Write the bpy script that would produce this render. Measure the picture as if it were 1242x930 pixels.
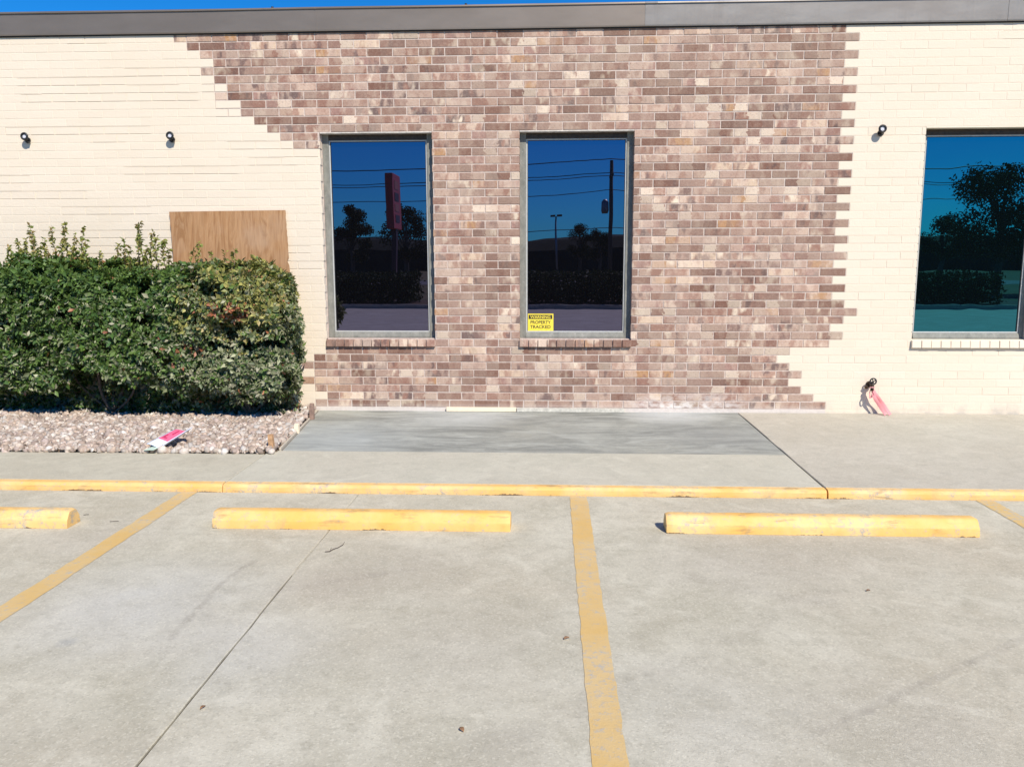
import bpy, bmesh, math, random
import numpy as np
from mathutils import Vector, noise as mnoise

# ------------------------------------------------------------------ scene, camera, world, sun
for o in list(bpy.data.objects): bpy.data.objects.remove(o, do_unlink=True)
SC = bpy.context.scene
COL = SC.collection
PITCH, YAW, ROLL, CAMH, FPX = 0.1499, 0.0462, -0.0023, 1.6245, 1000.0
PW, PH = 1242.0, 930.0

def cam_axes():
    cy, sy = math.cos(YAW), math.sin(YAW)
    fwd = Vector((-sy*math.cos(PITCH), cy*math.cos(PITCH), -math.sin(PITCH)))
    right = Vector((cy, sy, 0)); up = right.cross(fwd)
    r = right*math.cos(ROLL)+up*math.sin(ROLL); u = -right*math.sin(ROLL)+up*math.cos(ROLL)
    return r, u, fwd
CR, CU, CF = cam_axes()
cd = bpy.data.cameras.new('camera'); cam = bpy.data.objects.new('camera', cd); COL.objects.link(cam)
from mathutils import Matrix
cam.matrix_world = Matrix(((CR.x, CU.x, -CF.x, 0), (CR.y, CU.y, -CF.y, 0), (CR.z, CU.z, -CF.z, CAMH), (0, 0, 0, 1)))
cd.sensor_fit = 'HORIZONTAL'; cd.sensor_width = 36.0; cd.lens = 36.0*FPX/PW
cd.clip_start = 0.05; cd.clip_end = 5000
SC.camera = cam

SUN = Vector((0.52, -1.0, 1.05)).normalized()
elev = math.asin(SUN.z); rot = math.atan2(SUN.x, SUN.y)
w = bpy.data.worlds.new('World'); SC.world = w; w.use_nodes = True
wn = w.node_tree; wn.nodes.clear()
sky = wn.nodes.new('ShaderNodeTexSky'); sky.sky_type = 'NISHITA'; sky.sun_disc = False
sky.sun_elevation = elev; sky.sun_rotation = rot
sky.air_density = 1.0; sky.dust_density = 0.0; sky.ozone_density = 3.0; sky.altitude = 300
hsv = wn.nodes.new('ShaderNodeHueSaturation'); hsv.inputs['Saturation'].default_value = 1.25; hsv.inputs['Value'].default_value = 1.0
bg = wn.nodes.new('ShaderNodeBackground'); bg.inputs['Strength'].default_value = 0.09
wo = wn.nodes.new('ShaderNodeOutputWorld')
wn.links.new(sky.outputs[0], hsv.inputs['Color']); tint = wn.nodes.new('ShaderNodeMix'); tint.data_type = 'RGBA'; tint.blend_type = 'MULTIPLY'; tint.inputs[0].default_value = 1.0; tint.inputs[7].default_value = (.14, .81, 1.26, 1)
wn.links.new(hsv.outputs[0], tint.inputs[6]); wn.links.new(tint.outputs[2], bg.inputs[0]); wn.links.new(bg.outputs[0], wo.inputs[0])
sl = bpy.data.lights.new('sun', 'SUN'); sl.energy = 5.0; sl.angle = math.radians(0.5); sl.color = (1.0, 0.925, 0.80)
so = bpy.data.objects.new('sun', sl); COL.objects.link(so); so.rotation_euler = (-SUN).to_track_quat('-Z', 'Y').to_euler(); so.location = (4, -8, 10)
vs = SC.view_settings; vs.view_transform = 'Standard'; vs.look = 'None'; vs.exposure = 0.24; vs.gamma = 1.0; vs.use_curve_mapping = False

# ------------------------------------------------------------------ pixel helpers (a pixel gives a direction only)
def ray(x, y): return CF*FPX + CR*(x-PW/2) - CU*(y-PH/2)
def on_z(x, y, z): d = ray(x, y); t = (z-CAMH)/d.z; return Vector((0, 0, CAMH))+d*t
def on_y(x, y, Y): d = ray(x, y); t = Y/d.y; return Vector((0, 0, CAMH))+d*t

# ------------------------------------------------------------------ layout numbers (metres)
D = 8.326                      # brick face of the wall
ZB, ZF = 0.078, 3.803          # bottom and top of visible brickwork
C = (ZF-ZB-0.035)/47.0         # course height
L = 0.254                      # brick length with joint
KERB = 5.555                   # front of the kerb
WIN_T, WIN_B = ZF-12*C, ZF-38*C
WINS = [(-2.281, -1.170), (-0.306, 0.812), (3.584, 4.70)]
rng = random.Random(11)

# ------------------------------------------------------------------ mesh helpers
def tag(o, label=None, cat=None, group=None, kind=None):
    if label: o['label'] = label
    if cat: o['category'] = cat
    if group: o['group'] = group
    if kind: o['kind'] = kind
    return o
def empty(name, loc=(0, 0, 0)):
    o = bpy.data.objects.new(name, None); COL.objects.link(o); o.location = loc; o.empty_display_size = .1; return o
class MB:
    def __init__(s): s.v = []; s.f = []; s.c = []
    def quad(s, a, b, c, d): n = len(s.v); s.v += [tuple(a), tuple(b), tuple(c), tuple(d)]; s.f.append((n, n+1, n+2, n+3))
    def box(s, x0, x1, y0, y1, z0, z1):
        n = len(s.v)
        s.v += [(x0, y0, z0), (x1, y0, z0), (x1, y1, z0), (x0, y1, z0), (x0, y0, z1), (x1, y0, z1), (x1, y1, z1), (x0, y1, z1)]
        s.f += [tuple(n+i for i in q) for q in ((0, 3, 2, 1), (4, 5, 6, 7), (0, 1, 5, 4), (1, 2, 6, 5), (2, 3, 7, 6), (3, 0, 4, 7))]
    def prism(s, pts, ax, a, b):
        """closed polygon pts (2-D) extruded along axis ax from a to b"""
        n = len(s.v); k = len(pts)
        def mk(p, t): return (t, p[0], p[1]) if ax == 0 else ((p[0], t, p[1]) if ax == 1 else (p[0], p[1], t))
        s.v += [mk(p, a) for p in pts]+[mk(p, b) for p in pts]
        s.f += [(n+i, n+(i+1) % k, n+k+(i+1) % k, n+k+i) for i in range(k)]
        s.f += [tuple(n+i for i in reversed(range(k))), tuple(n+k+i for i in range(k))]
    def tube(s, pts, rad, seg=8, cap=True):
        pts = [Vector(p) for p in pts]; n0 = len(s.v); m = len(pts)
        rads = rad if isinstance(rad, (list, tuple)) else [rad]*m
        for i, p in enumerate(pts):
            t = (pts[min(i+1, m-1)]-pts[max(i-1, 0)]).normalized()
            a = t.orthogonal() if abs(t.z) > .95 else t.cross(Vector((0, 0, 1)))
            a.normalize(); b = t.cross(a)
            for k in range(seg):
                an = 2*math.pi*k/seg; q = p+(a*math.cos(an)+b*math.sin(an))*rads[i]; s.v.append(tuple(q))
        for i in range(m-1):
            for k in range(seg):
                k2 = (k+1) % seg
                s.f.append((n0+i*seg+k, n0+i*seg+k2, n0+(i+1)*seg+k2, n0+(i+1)*seg+k))
        if cap:
            s.f.append(tuple(n0+k for k in reversed(range(seg)))); s.f.append(tuple(n0+(m-1)*seg+k for k in range(seg)))
    def torus(s, c, R, r, axis='y', seg=20, sub=8):
        n0 = len(s.v)
        for i in range(seg):
            a = 2*math.pi*i/seg
            for k in range(sub):
                b = 2*math.pi*k/sub; rr = R+r*math.cos(b); h = r*math.sin(b)
                p = {'y': (rr*math.cos(a), h, rr*math.sin(a)), 'z': (rr*math.cos(a), rr*math.sin(a), h), 'x': (h, rr*math.cos(a), rr*math.sin(a))}[axis]
                s.v.append((c[0]+p[0], c[1]+p[1], c[2]+p[2]))
        for i in range(seg):
            for k in range(sub):
                s.f.append((n0+i*sub+k, n0+i*sub+(k+1) % sub, n0+((i+1) % seg)*sub+(k+1) % sub, n0+((i+1) % seg)*sub+k))
    def mesh(s, name):
        me = bpy.data.meshes.new(name); me.from_pydata(s.v, [], s.f); me.update()
        bm = bmesh.new(); bm.from_mesh(me); bmesh.ops.recalc_face_normals(bm, faces=bm.faces[:]); bm.to_mesh(me); bm.free()
        return me
    def build(s, name, m, parent=None, loc=(0, 0, 0), smooth=False, bevel=0, bseg=2):
        me = s.mesh(name); me.materials.append(m)
        o = bpy.data.objects.new(name, me); COL.objects.link(o); o.location = loc
        if parent: o.parent = parent
        if smooth: me.polygons.foreach_set('use_smooth', [True]*len(me.polygons))
        if bevel:
            b = o.modifiers.new('bevel', 'BEVEL'); b.width = bevel; b.segments = bseg; b.limit_method = 'ANGLE'
        return o

# ------------------------------------------------------------------ material helpers
class G:
    def __init__(s, name, rough=.6, spec=.5):
        s.m = bpy.data.materials.new(name); s.m.use_nodes = True; s.t = s.m.node_tree
        s.b = s.t.nodes['Principled BSDF']; s.b.inputs['Roughness'].default_value = rough; s.b.inputs['Specular IOR Level'].default_value = spec
        g = s.t.nodes.new('ShaderNodeNewGeometry'); s.pos = g.outputs['Position']; s.nor = g.outputs['Normal']
    def n(s, ty, **kw):
        nd = s.t.nodes.new(ty)
        for k, v in kw.items(): setattr(nd, k, v)
        return nd
    def put(s, sock, v):
        if isinstance(v, bpy.types.NodeSocket): s.t.links.new(v, sock)
        elif v is not None:
            if sock.type == 'RGBA' and len(v) == 3: v = (*v, 1)
            sock.default_value = v
    def math(s, op, a, b=None, c=None, clamp=False):
        nd = s.n('ShaderNodeMath', operation=op, use_clamp=clamp)
        for i, v in enumerate((a, b, c)): s.put(nd.inputs[i], v) if v is not None else None
        return nd.outputs[0]
    def vm(s, op, a, b=None, sc=None):
        nd = s.n('ShaderNodeVectorMath', operation=op); s.put(nd.inputs[0], a)
        if b is not None: s.put(nd.inputs[1], b)
        if sc is not None: s.put(nd.inputs['Scale'], sc)
        return nd.outputs['Value'] if op in ('LENGTH', 'DISTANCE', 'DOT_PRODUCT') else nd.outputs[0]
    def noise(s, scale, detail=4, rough=.55, vec=None, dist=0, stretch=None):
        nd = s.n('ShaderNodeTexNoise'); v = vec or s.pos
        if stretch: v = s.vm('MULTIPLY', v, stretch)
        s.put(nd.inputs['Vector'], v); nd.inputs['Scale'].default_value = scale; nd.inputs['Detail'].default_value = detail
        nd.inputs['Roughness'].default_value = rough; nd.inputs['Distortion'].default_value = dist
        return nd.outputs['Fac']
    def vor(s, scale, vec=None, feature='F1', out='Distance', rnd=1):
        nd = s.n('ShaderNodeTexVoronoi', feature=feature); s.put(nd.inputs['Vector'], vec or s.pos); nd.inputs['Scale'].default_value = scale
        nd.inputs['Randomness'].default_value = rnd
        return nd.outputs[out]
    def white(s, vec):
        nd = s.n('ShaderNodeTexWhiteNoise', noise_dimensions='3D'); s.put(nd.inputs['Vector'], vec); return nd.outputs
    def ramp(s, fac, stops, interp='LINEAR'):
        nd = s.n('ShaderNodeValToRGB'); cr = nd.color_ramp; cr.interpolation = interp
        while len(cr.elements) < len(stops): cr.elements.new(0.5)
        for e, (p, c) in zip(cr.elements, stops): e.position = p; e.color = (*c, 1) if len(c) == 3 else c
        s.put(nd.inputs[0], fac); return nd.outputs[0]
    def map(s, v, a, b, c=0., d=1.):
        nd = s.n('ShaderNodeMapRange', clamp=True); s.put(nd.inputs[0], v)
        for i, k in enumerate((a, b, c, d)): nd.inputs[i+1].default_value = k
        return nd.outputs[0]
    def mix(s, f, a, b, mode='MIX'):
        nd = s.n('ShaderNodeMix', data_type='RGBA', blend_type=mode); s.put(nd.inputs[0], f); s.put(nd.inputs[6], a); s.put(nd.inputs[7], b); return nd.outputs[2]
    def sep(s, v): nd = s.n('ShaderNodeSeparateXYZ'); s.put(nd.inputs[0], v); return nd.outputs
    def comb(s, x, y, z):
        nd = s.n('ShaderNodeCombineXYZ')
        for i, v in enumerate((x, y, z)): s.put(nd.inputs[i], v)
        return nd.outputs[0]
    def seg(s, A, B, wd, vec):
        """mask 1 on the stroke from A to B (plan view), soft width wd"""
        A = Vector((A[0], A[1], 0)); B = Vector((B[0], B[1], 0)); d = B-A
        p = s.vm('SUBTRACT', vec, tuple(A)); t = s.math('DIVIDE', s.vm('DOT_PRODUCT', p, tuple(d)), d.length_squared, clamp=True)
        q = s.vm('SUBTRACT', p, s.vm('SCALE', tuple(d), sc=t))
        return s.map(s.vm('LENGTH', q), wd*.35, wd, 1, 0)
    def spot(s, c, r, vec): return s.map(s.vm('DISTANCE', vec, (c[0], c[1], 0)), r*.25, r, 1, 0)
    def bump(s, h, dist, strength=1.0, nrm=None):
        nd = s.n('ShaderNodeBump'); nd.inputs['Strength'].default_value = strength; nd.inputs['Distance'].default_value = dist
        s.put(nd.inputs['Height'], h)
        if nrm: s.put(nd.inputs['Normal'], nrm)
        s.t.links.new(nd.outputs[0], s.b.inputs['Normal']); return nd.outputs[0]
    def color(s, c): s.put(s.b.inputs['Base Color'], c); return s
    def rough(s, r): s.put(s.b.inputs['Roughness'], r); return s

M = {}
def simple(name, col, rough=.6, spec=.5, metal=0, var=.12, vs_=40):
    g = G(name, rough, spec); f = g.noise(vs_, 4)
    g.color(g.mix(g.map(f, .3, .7), tuple(c*(1-var) for c in col), tuple(min(1, c*(1+var)) for c in col)))
    g.b.inputs['Metallic'].default_value = metal
    M[name] = g.m; return g

# --- brick
def brick_index(g):
    x, y, z = g.sep(g.pos)
    row = g.math('FLOOR', g.math('DIVIDE', g.math('SUBTRACT', ZF, z), C))
    half = g.math('MULTIPLY', g.math('MODULO', row, 2.0), .5*L)
    col = g.math('FLOOR', g.math('DIVIDE', g.math('ADD', g.math('SUBTRACT', x, X0-50*L), half), L))
    return row, col
X0 = on_y(1026.5, 36, D).x      # a vertical joint of the even courses
def make_brick():
    g = G('bare_brick', .85, .25)
    row, col = brick_index(g)
    wn_ = g.white(g.comb(col, row, 3.7)); r1 = wn_['Value']
    sx, sy, sz = g.sep(wn_['Color'])
    base = g.ramp(r1, [(0, (.30, .165, .13)), (.14, (.36, .225, .185)), (.30, (.42, .285, .24)), (.44, (.345, .20, .16)), (.56, (.46, .335, .285)),
                       (.66, (.37, .23, .205)), (.74, (.45, .265, .14)), (.79, (.16, .115, .11)), (.88, (.40, .26, .21)), (.95, (.60, .48, .37))], 'CONSTANT')
    # blotches that sit on each brick: every brick gets its own piece of noise
    shift = g.vm('SCALE', wn_['Color'], sc=9.0); v = g.vm('ADD', g.pos, shift)
    n1 = g.noise(11, 2, .5, v, .2, (1.0, 1.0, .45)); n2 = g.noise(11, 2, .5, g.vm('ADD', v, (4, 9, 2)), .2, (1, 1, .5)); n5 = g.noise(11, 2, .5, g.vm('ADD', v, (1, 3, 8)), .2, (1, 1, .5)); n3 = g.noise(60, 5, .7)
    wash = g.noise(.55, 4, .6)
    bx_, by_, bz_ = g.sep(g.pos); hx_ = g.math('ADD', bx_, g.math('MULTIPLY', g.math('SUBTRACT', g.noise(24, 3, .6), .5), .11))
    hc = g.math('FLOOR', g.math('DIVIDE', g.math('ADD', g.math('SUBTRACT', hx_, X0-50*L), g.math('MULTIPLY', g.math('MODULO', row, 2.0), .5*L)), L*.5))
    hv = g.white(g.comb(hc, row, 5.3)); hA, hB, hC_ = g.sep(hv['Color'])
    c = g.mix(g.math('MULTIPLY', g.map(n1, .46, .58), g.map(sx, 0, 1, .2, .85)), base, (.58, .455, .38))
    c = g.mix(g.math('MULTIPLY', g.map(n5, .52, .62), g.map(sx, .2, .8, .0, .8)), c, (.33, .185, .145))
    c = g.mix(g.math('MULTIPLY', g.map(n2, .54, .67), g.map(sy, .25, .8)), c, (.78, .68, .56))
    c = g.mix(g.math('MULTIPLY', g.map(n2, .43, .34), g.map(sz, .30, .8, 0, .85)), c, (.16, .11, .11))
    c = g.mix(g.map(hA, .55, 1.0, 0, .62), c, (.60, .49, .42)); c = g.mix(g.map(hB, .62, 1.0, 0, .70), c, (.27, .165, .14)); c = g.mix(g.map(hC_, .92, .98, 0, .75), c, (.80, .71, .60))
    c = g.mix(g.map(n3, .50, .75, 0, .42), c, (.58, .48, .42))
    c = g.mix(g.map(n3, .47, .25, 0, .6), c, (.22, .14, .12))
    c = g.mix(g.map(wash, .42, .68, 0, .20), c, (.56, .46, .38))
    c = g.mix(1.0, c, g.mix(g.map(wn_['Value'], 0, 1), (.62, .575, .53), (1.0, .945, .89)), 'MULTIPLY')
    # lime bloom on the lowest courses
    x, y, z = g.sep(g.pos)
    bl = g.math('MULTIPLY', g.map(z, .30, .10), g.math('MULTIPLY', g.map(x, .7, 1.0), g.map(x, 2.15, 1.7)))
    bl = g.math('MULTIPLY', bl, g.map(g.noise(9, 4, .6, stretch=(1, 1, 2)), .38, .60))
    low = g.math('MULTIPLY', g.map(z, .16, .09), .35)
    c = g.mix(g.math('MAXIMUM', bl, low), c, (.74, .70, .66))
    g.color(c); g.bump(g.math('ADD', n3, g.math('MULTIPLY', n1, .6)), .004, .8); M['brick'] = g.m
make_brick()
def make_paint():
    g = G('cream_painted_brick', .62, .3)
    row, col = brick_index(g); r = g.white(g.comb(col, row, 8.1))['Value']
    n = g.noise(1.1, 3); f = g.noise(70, 4, .6)
    c = g.mix(r, (.69, .60, .485), (.715, .625, .51)); c = g.mix(g.map(n, .35, .7, 0, .4), c, (.665, .575, .445))
    c = g.mix(g.map(g.noise(7, 5, .65, stretch=(1, 1, 3)), .68, .76, 0, .35), c, (.60, .52, .42))
    x, y, z = g.sep(g.pos)
    c = g.mix(g.math('MULTIPLY', g.map(z, .22, .085), g.map(g.noise(8, 4), .4, .65)), c, (.52, .47, .40))
    g.color(c); g.bump(g.math('ADD', f, g.math('MULTIPLY', g.noise(22, 3), .8)), .0022, .7); M['paint'] = g.m
make_paint()
def make_mortar():
    g = G('mortar', .95, .1); n = g.noise(30, 4); k = g.noise(2.0, 3)
    c = g.mix(g.map(n, .3, .7), (.40, .315, .275), (.60, .50, .44)); c = g.mix(g.map(k, .4, .65, 0, .5), c, (.56, .49, .44))
    x, y, z = g.sep(g.pos); c = g.mix(g.map(z, .22, .10, 0, .6), c, (.66, .63, .59))
    g.color(c); g.bump(n, .003); M['mortar'] = g.m
make_mortar()

# --- concrete
def concrete(name, a, b, warm, seed, strokes=(), spots=(), spk=1.0, brush=None, cool=()):
    g = G(name, .88, .25); p = g.vm('ADD', g.pos, (seed, seed*1.7, 0)); flat = g.vm('MULTIPLY', g.pos, (1, 1, 0))
    n0 = g.noise(.45, 4, .6, p, .4); n1 = g.noise(1.7, 5, .62, p, .5); n2 = g.noise(9, 5, .65, p); n3 = g.noise(150, 3, .7, p); n4 = g.noise(42, 4, .7, p)
    c = g.mix(g.map(n1, .32, .68), a, b)
    c = g.mix(g.map(n0, .45, .68, 0, .55), c, warm)
    c = g.mix(g.map(n2, .48, .70, 0, .45), c, tuple(k*.80 for k in a)); c = g.mix(g.map(g.noise(4.2, 5, .65, g.vm('ADD', p, (3, 1, 5)), .8), .52, .70, 0, .5), c, tuple(min(1, k*1.13) for k in b))
    c = g.mix(g.map(n4, .50, .75, 0, .28*spk), c, tuple(min(1, k*1.25) for k in b))
    c = g.mix(g.map(n3, .58, .74, 0, .45*spk), c, tuple(k*.62 for k in a))
    c = g.mix(g.map(n3, .42, .27, 0, .40*spk), c, tuple(min(1, k*1.28) for k in b))
    if brush:
        nb = g.noise(2.4, 5, .6, p, 1.2, brush); c = g.mix(g.map(nb, .42, .64, 0, .75), c, tuple(k*.62 for k in a))
        nb2 = g.noise(3.1, 4, .6, g.vm('ADD', p, (3, 8, 0)), 1.0, brush); c = g.mix(g.map(nb2, .52, .70, 0, .6), c, tuple(min(1, k*1.2) for k in b))
    wob = g.vm('ADD', flat, g.vm('SCALE', g.comb(g.math('SUBTRACT', g.noise(3, 3), .5), g.math('SUBTRACT', g.noise(3.3, 3, vec=g.vm('ADD', g.pos, (7, 2, 1))), .5), 0), sc=.07))
    for q, r, amt, colr in spots:
        m_ = g.math('MULTIPLY', g.spot(q, r, wob), g.math('MULTIPLY', g.map(n1, .25, .65, .5, 1), amt)); c = g.mix(m_, c, colr)
    for A, B, wd, amt, colr in strokes:
        m_ = g.math('MULTIPLY', g.seg(A, B, wd, wob), g.math('MULTIPLY', g.map(n2, .3, .6, .3, 1), amt)); c = g.mix(m_, c, colr)
    agg = g.white(g.vor(120, p, out='Position'))['Value']; c = g.mix(g.map(agg, .80, 1.0, 0, .34*spk), c, tuple(k*.58 for k in a)); c = g.mix(g.map(agg, .22, .0, 0, .38*spk), c, tuple(min(1, k*1.32) for k in b))
    agg2 = g.white(g.vor(34, p, out='Position'))['Value']; c = g.mix(g.map(agg2, .86, 1.0, 0, .22*spk), c, tuple(k*.66 for k in a))
    oil = g.math('MULTIPLY', g.map(g.vor(1.9, wob), .02, .07, 1, 0), g.map(g.white(g.vor(1.9, wob, out='Position'))['Value'], .72, .80)); c = g.mix(g.math('MULTIPLY', oil, .42*spk), c, (.17, .155, .13))
    pits = g.map(g.vor(38, p), .0, .10, 1, 0); pk = g.math('MULTIPLY', pits, g.map(g.noise(3, 2, vec=p), .52, .62)); c = g.mix(g.math('MULTIPLY', pk, .55), c, (.16, .14, .12))
    g.color(c); g.bump(g.math('ADD', n3, g.math('SUBTRACT', g.math('MULTIPLY', n4, .8), pk)), .0035, .55); M[name] = g.m
def gp(x, y): p = on_z(x, y, 0); return (p.x, p.y)
dk = (.25, .225, .19)
arc = [gp(308, 680), gp(290, 690), gp(270, 707), gp(240, 738), gp(205, 775)]
crk = [gp(985, 892), gp(1050, 860), gp(1120, 828), gp(1180, 802), gp(1260, 765)]
strokes = [(arc[i], arc[i+1], .022, .33, dk) for i in range(4)]+[(crk[i], crk[i+1], .03, .25, dk) for i in range(4)]
strokes += [(gp(640, 885), gp(1000, 720), .10, .12, dk), (gp(340, 715), gp(500, 690), .05, .16, dk), (gp(840, 700), gp(1010, 735), .09, .16, dk)]
spots = [(gp(180, 730), .75, .5, (.47, .475, .455)), (gp(300, 790), .5, .4, (.48, .48, .45)), (gp(400, 710), .35, .55, (.40, .35, .28)), (gp(480, 690), .55, .5, (.36, .325, .26)),
         (gp(560, 780), .6, .35, (.365, .335, .275)), (gp(900, 680), .7, .4, (.37, .33, .27)), (gp(1080, 880), .45, .3, (.36, .335, .29)), (gp(860, 860), .5, .3, (.46, .455, .41)),
         (gp(85, 778), .06, .5, (.26, .27, .27)), (gp(120, 650), .5, .3, (.38, .34, .28)), (gp(610, 905), .22, .35, (.30, .27, .22)), (gp(1000, 660), .8, .25, (.39, .35, .29))]
concrete('lot_concrete', (.41, .383, .295), (.545, .518, .42), (.45, .395, .30), 1.3, strokes, spots, spk=.75)
concrete('walk_concrete', (.44, .412, .325), (.50, .475, .38), (.43, .385, .295), 5.1, spk=.6)
concrete('walk_concrete_warm', (.44, .41, .335), (.49, .46, .385), (.42, .38, .305), 9.4, spk=.7)
concrete('walk_concrete_pale', (.455, .438, .355), (.52, .50, .41), (.46, .425, .345), 14.2, spk=.5)
concrete('patch_concrete', (.28, .29, .262), (.385, .395, .355), (.345, .335, .275), 21.7, spk=.35, brush=(.5, 1.6, 1),
         spots=[((-1.9, 7.0), .9, .6, (.40, .43, .42)), ((-.9, 8.2), .8, .65, (.52, .54, .52)), ((1.2, 8.25), .6, .7, (.55, .57, .56)), ((1.5, 7.3), .8, .45, (.22, .225, .215)), ((.1, 7.5), .7, .3, (.33, .33, .28))])
simple('joint_filler', (.085, .07, .055), .95, .1)

# --- yellow paint
def yellow(name, a, b, wear, under=(.42, .38, .32), seed=0, foot=False):
    g = G(name, .6, .35); p = g.vm('ADD', g.pos, (seed, 0, seed)); n1 = g.noise(3, 4, .6, p); n2 = g.noise(26, 5, .7, p); n3 = g.noise(120, 3, .7, p)
    c = g.mix(g.map(n1, .35, .65), a, b); c = g.mix(g.map(n2, .5, .75, 0, .35), c, tuple(k*.82 for k in a))
    wv = g.math('ADD', g.math('MULTIPLY', n2, .6), g.math('ADD', g.math('MULTIPLY', n3, .25), g.math('MULTIPLY', n1, .25)))
    c = g.mix(g.map(wv, wear, wear+.10), c, under)
    c = g.mix(g.map(n3, .62, .75, 0, .35), c, tuple(k*.7 for k in b))
    if foot:
        x, y, z = g.sep(g.pos); zr = g.math('ADD', g.math('MULTIPLY', z, 26.0), g.map(g.noise(2.3, 3, .5, p, 0, (1, 0, 0)), .40, .62, .55, 0))
        gr = g.math('SUBTRACT', g.noise(38, 5, .75, p), zr)
        c = g.mix(g.map(gr, .30, .42, 0, .9), c, (.085, .055, .035))
        c = g.mix(g.math('MULTIPLY', g.map(g.noise(5, 5, .7, p, .6), .56, .66), .5), c, (.46, .33, .17))
        sc = g.noise(9, 5, .7, g.vm('ADD', p, (3, 5, 1)), .3, (.5, 1, 3)); c = g.mix(g.math('MULTIPLY', g.map(sc, .575, .68), .55), c, (.25, .17, .09))
    g.color(c); g.bump(g.math('ADD', n3, n2), .003, .6); M[name] = g.m; return g
yellow('stop_yellow', (.75, .43, .11), (.77, .53, .23), .585, foot=True)
yellow('kerb_yellow', (.75, .45, .14), (.77, .55, .27), .575, seed=4, foot=True)
yellow('line_yellow', (.61, .41, .15), (.60, .45, .23), .575, under=(.43, .405, .345), seed=8)
yellow('line_yellow_faded', (.60, .41, .15), (.60, .45, .22), .53, under=(.43, .405, .345), seed=15)

# --- the rest
def make_fascia():
    g = G('fascia_metal', .4, .5); n = g.noise(2, 3, stretch=(1, 1, 3)); f = g.noise(55, 4)
    g.color(g.mix(g.map(n, .35, .65), (.215, .178, .148), (.24, .20, .168))); g.b.inputs['Metallic'].default_value = .6
    g.rough(g.map(f, .3, .7, .48, .56)); g.bump(g.noise(1.3, 2, stretch=(1, 1, 4)), .004, .4); M['fascia'] = g.m
make_fascia()
def make_fascia_sheen_grey():
    g = G('fascia_metal_sheen_grey', .4, .5); n = g.noise(2, 3, stretch=(1, 1, 3)); f = g.noise(55, 4); st = g.noise(9, 4, .6, stretch=(1, 1, .12))  # greyer finish, lightened to stand in for sun sheen towards the right
    c = g.mix(g.map(n, .35, .65), (.225, .20, .178), (.265, .242, .22)); g.color(g.mix(g.map(st, .55, .72, 0, .35), c, (.19, .165, .145))); g.b.inputs['Metallic'].default_value = .6
    g.rough(g.map(f, .3, .7, .42, .52)); g.bump(g.noise(1.3, 2, stretch=(1, 1, 4)), .004, .4); M['fascia_sheen_grey'] = g.m
make_fascia_sheen_grey()
simple('steel_lintel', (.50, .47, .42), .6, var=.25, vs_=25)
simple('roofing', (.32, .31, .30), .9)
def make_frame():
    g = G('weathered_frame_paint', .6, .35); n = g.noise(18, 5, .65, stretch=(1, 1, .5)); f = g.noise(60, 4, .7)
    c = g.mix(g.map(n, .3, .7), (.15, .152, .135), (.26, .255, .225)); c = g.mix(g.map(f, .60, .72, 0, .8), c, (.16, .15, .12)); c = g.mix(g.map(f, .38, .28, 0, .6), c, (.48, .465, .42))
    g.color(c); g.bump(f, .003); M['frame'] = g.m
make_frame()
simple('glazing_bead', (.46, .46, .44), .4, var=.08)
simple('gasket', (.02, .02, .02), .6)
def glass(name, tint, refl, wav, dark):
    g = G(name); t = g.t
    gl = g.n('ShaderNodeBsdfGlossy'); gl.inputs['Roughness'].default_value = 0.0; gl.inputs['Color'].default_value = (*tint, 1)
    df = g.n('ShaderNodeBsdfDiffuse'); df.inputs['Color'].default_value = (*dark, 1)
    lw = g.n('ShaderNodeFresnel'); lw.inputs['IOR'].default_value = 1.5
    fac = g.math('ADD', refl, lw.outputs[0], clamp=True)
    mx = g.n('ShaderNodeMixShader'); t.links.new(fac, mx.inputs[0]); t.links.new(df.outputs[0], mx.inputs[1]); t.links.new(gl.outputs[0], mx.inputs[2])
    bp = g.n('ShaderNodeBump'); bp.inputs['Distance'].default_value = wav; bp.inputs['Strength'].default_value = 1; t.links.new(g.noise(1.6, 2, .4), bp.inputs['Height']); t.links.new(bp.outputs[0], gl.inputs['Normal'])
    out = t.nodes['Material Output']; t.links.new(mx.outputs[0], out.inputs['Surface']); M[name] = g.m
glass('tinted_glass', (.66, .62, 1.0), .18, .0005, (.003, .003, .004))
glass('teal_glass', (.12, .68, .88), .24, .0012, (.002, .004, .005))
def make_ply():
    g = G('plywood', .7, .3); p = g.pos
    n = g.noise(5, 5, .6, p, 1.2, (2.2, 1, .28)); n2 = g.noise(26, 4, .6, p, .4, (2, 1, .1)); n3 = g.noise(2.4, 3, .5, p)
    c = g.ramp(n, [(.25, (.20, .095, .04)), (.42, (.36, .19, .085)), (.52, (.43, .25, .125)), (.62, (.29, .145, .06)), (.78, (.48, .31, .175))])
    c = g.mix(g.map(n2, .35, .65, 0, .45), c, (.23, .115, .05)); c = g.mix(g.map(n3, .5, .7, 0, .35), c, (.42, .30, .21))
    g.color(c); g.bump(n2, .002); M['plywood'] = g.m
make_ply()
simple('ply_edge', (.30, .19, .10), .8, var=.3)
simple('black_plastic', (.012, .012, .014), .45)
simple('pale_insert', (.62, .62, .68), .3)
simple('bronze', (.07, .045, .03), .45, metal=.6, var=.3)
simple('stake_wood', (.42, .25, .13), .8, var=.3); simple('stake_brown', (.27, .18, .14), .8, var=.25)
simple('cream_strip', (.76, .66, .50), .7, var=.06); simple('grey_strip', (.50, .48, .42), .85, var=.2)
simple('edge_form', (.47, .42, .34), .85, var=.2)
simple('sticker_yellow', (.80, .64, .06), .5, var=.05); simple('sticker_black', (.03, .028, .02), .5); simple('sticker_olive', (.42, .36, .12), .5)
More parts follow.
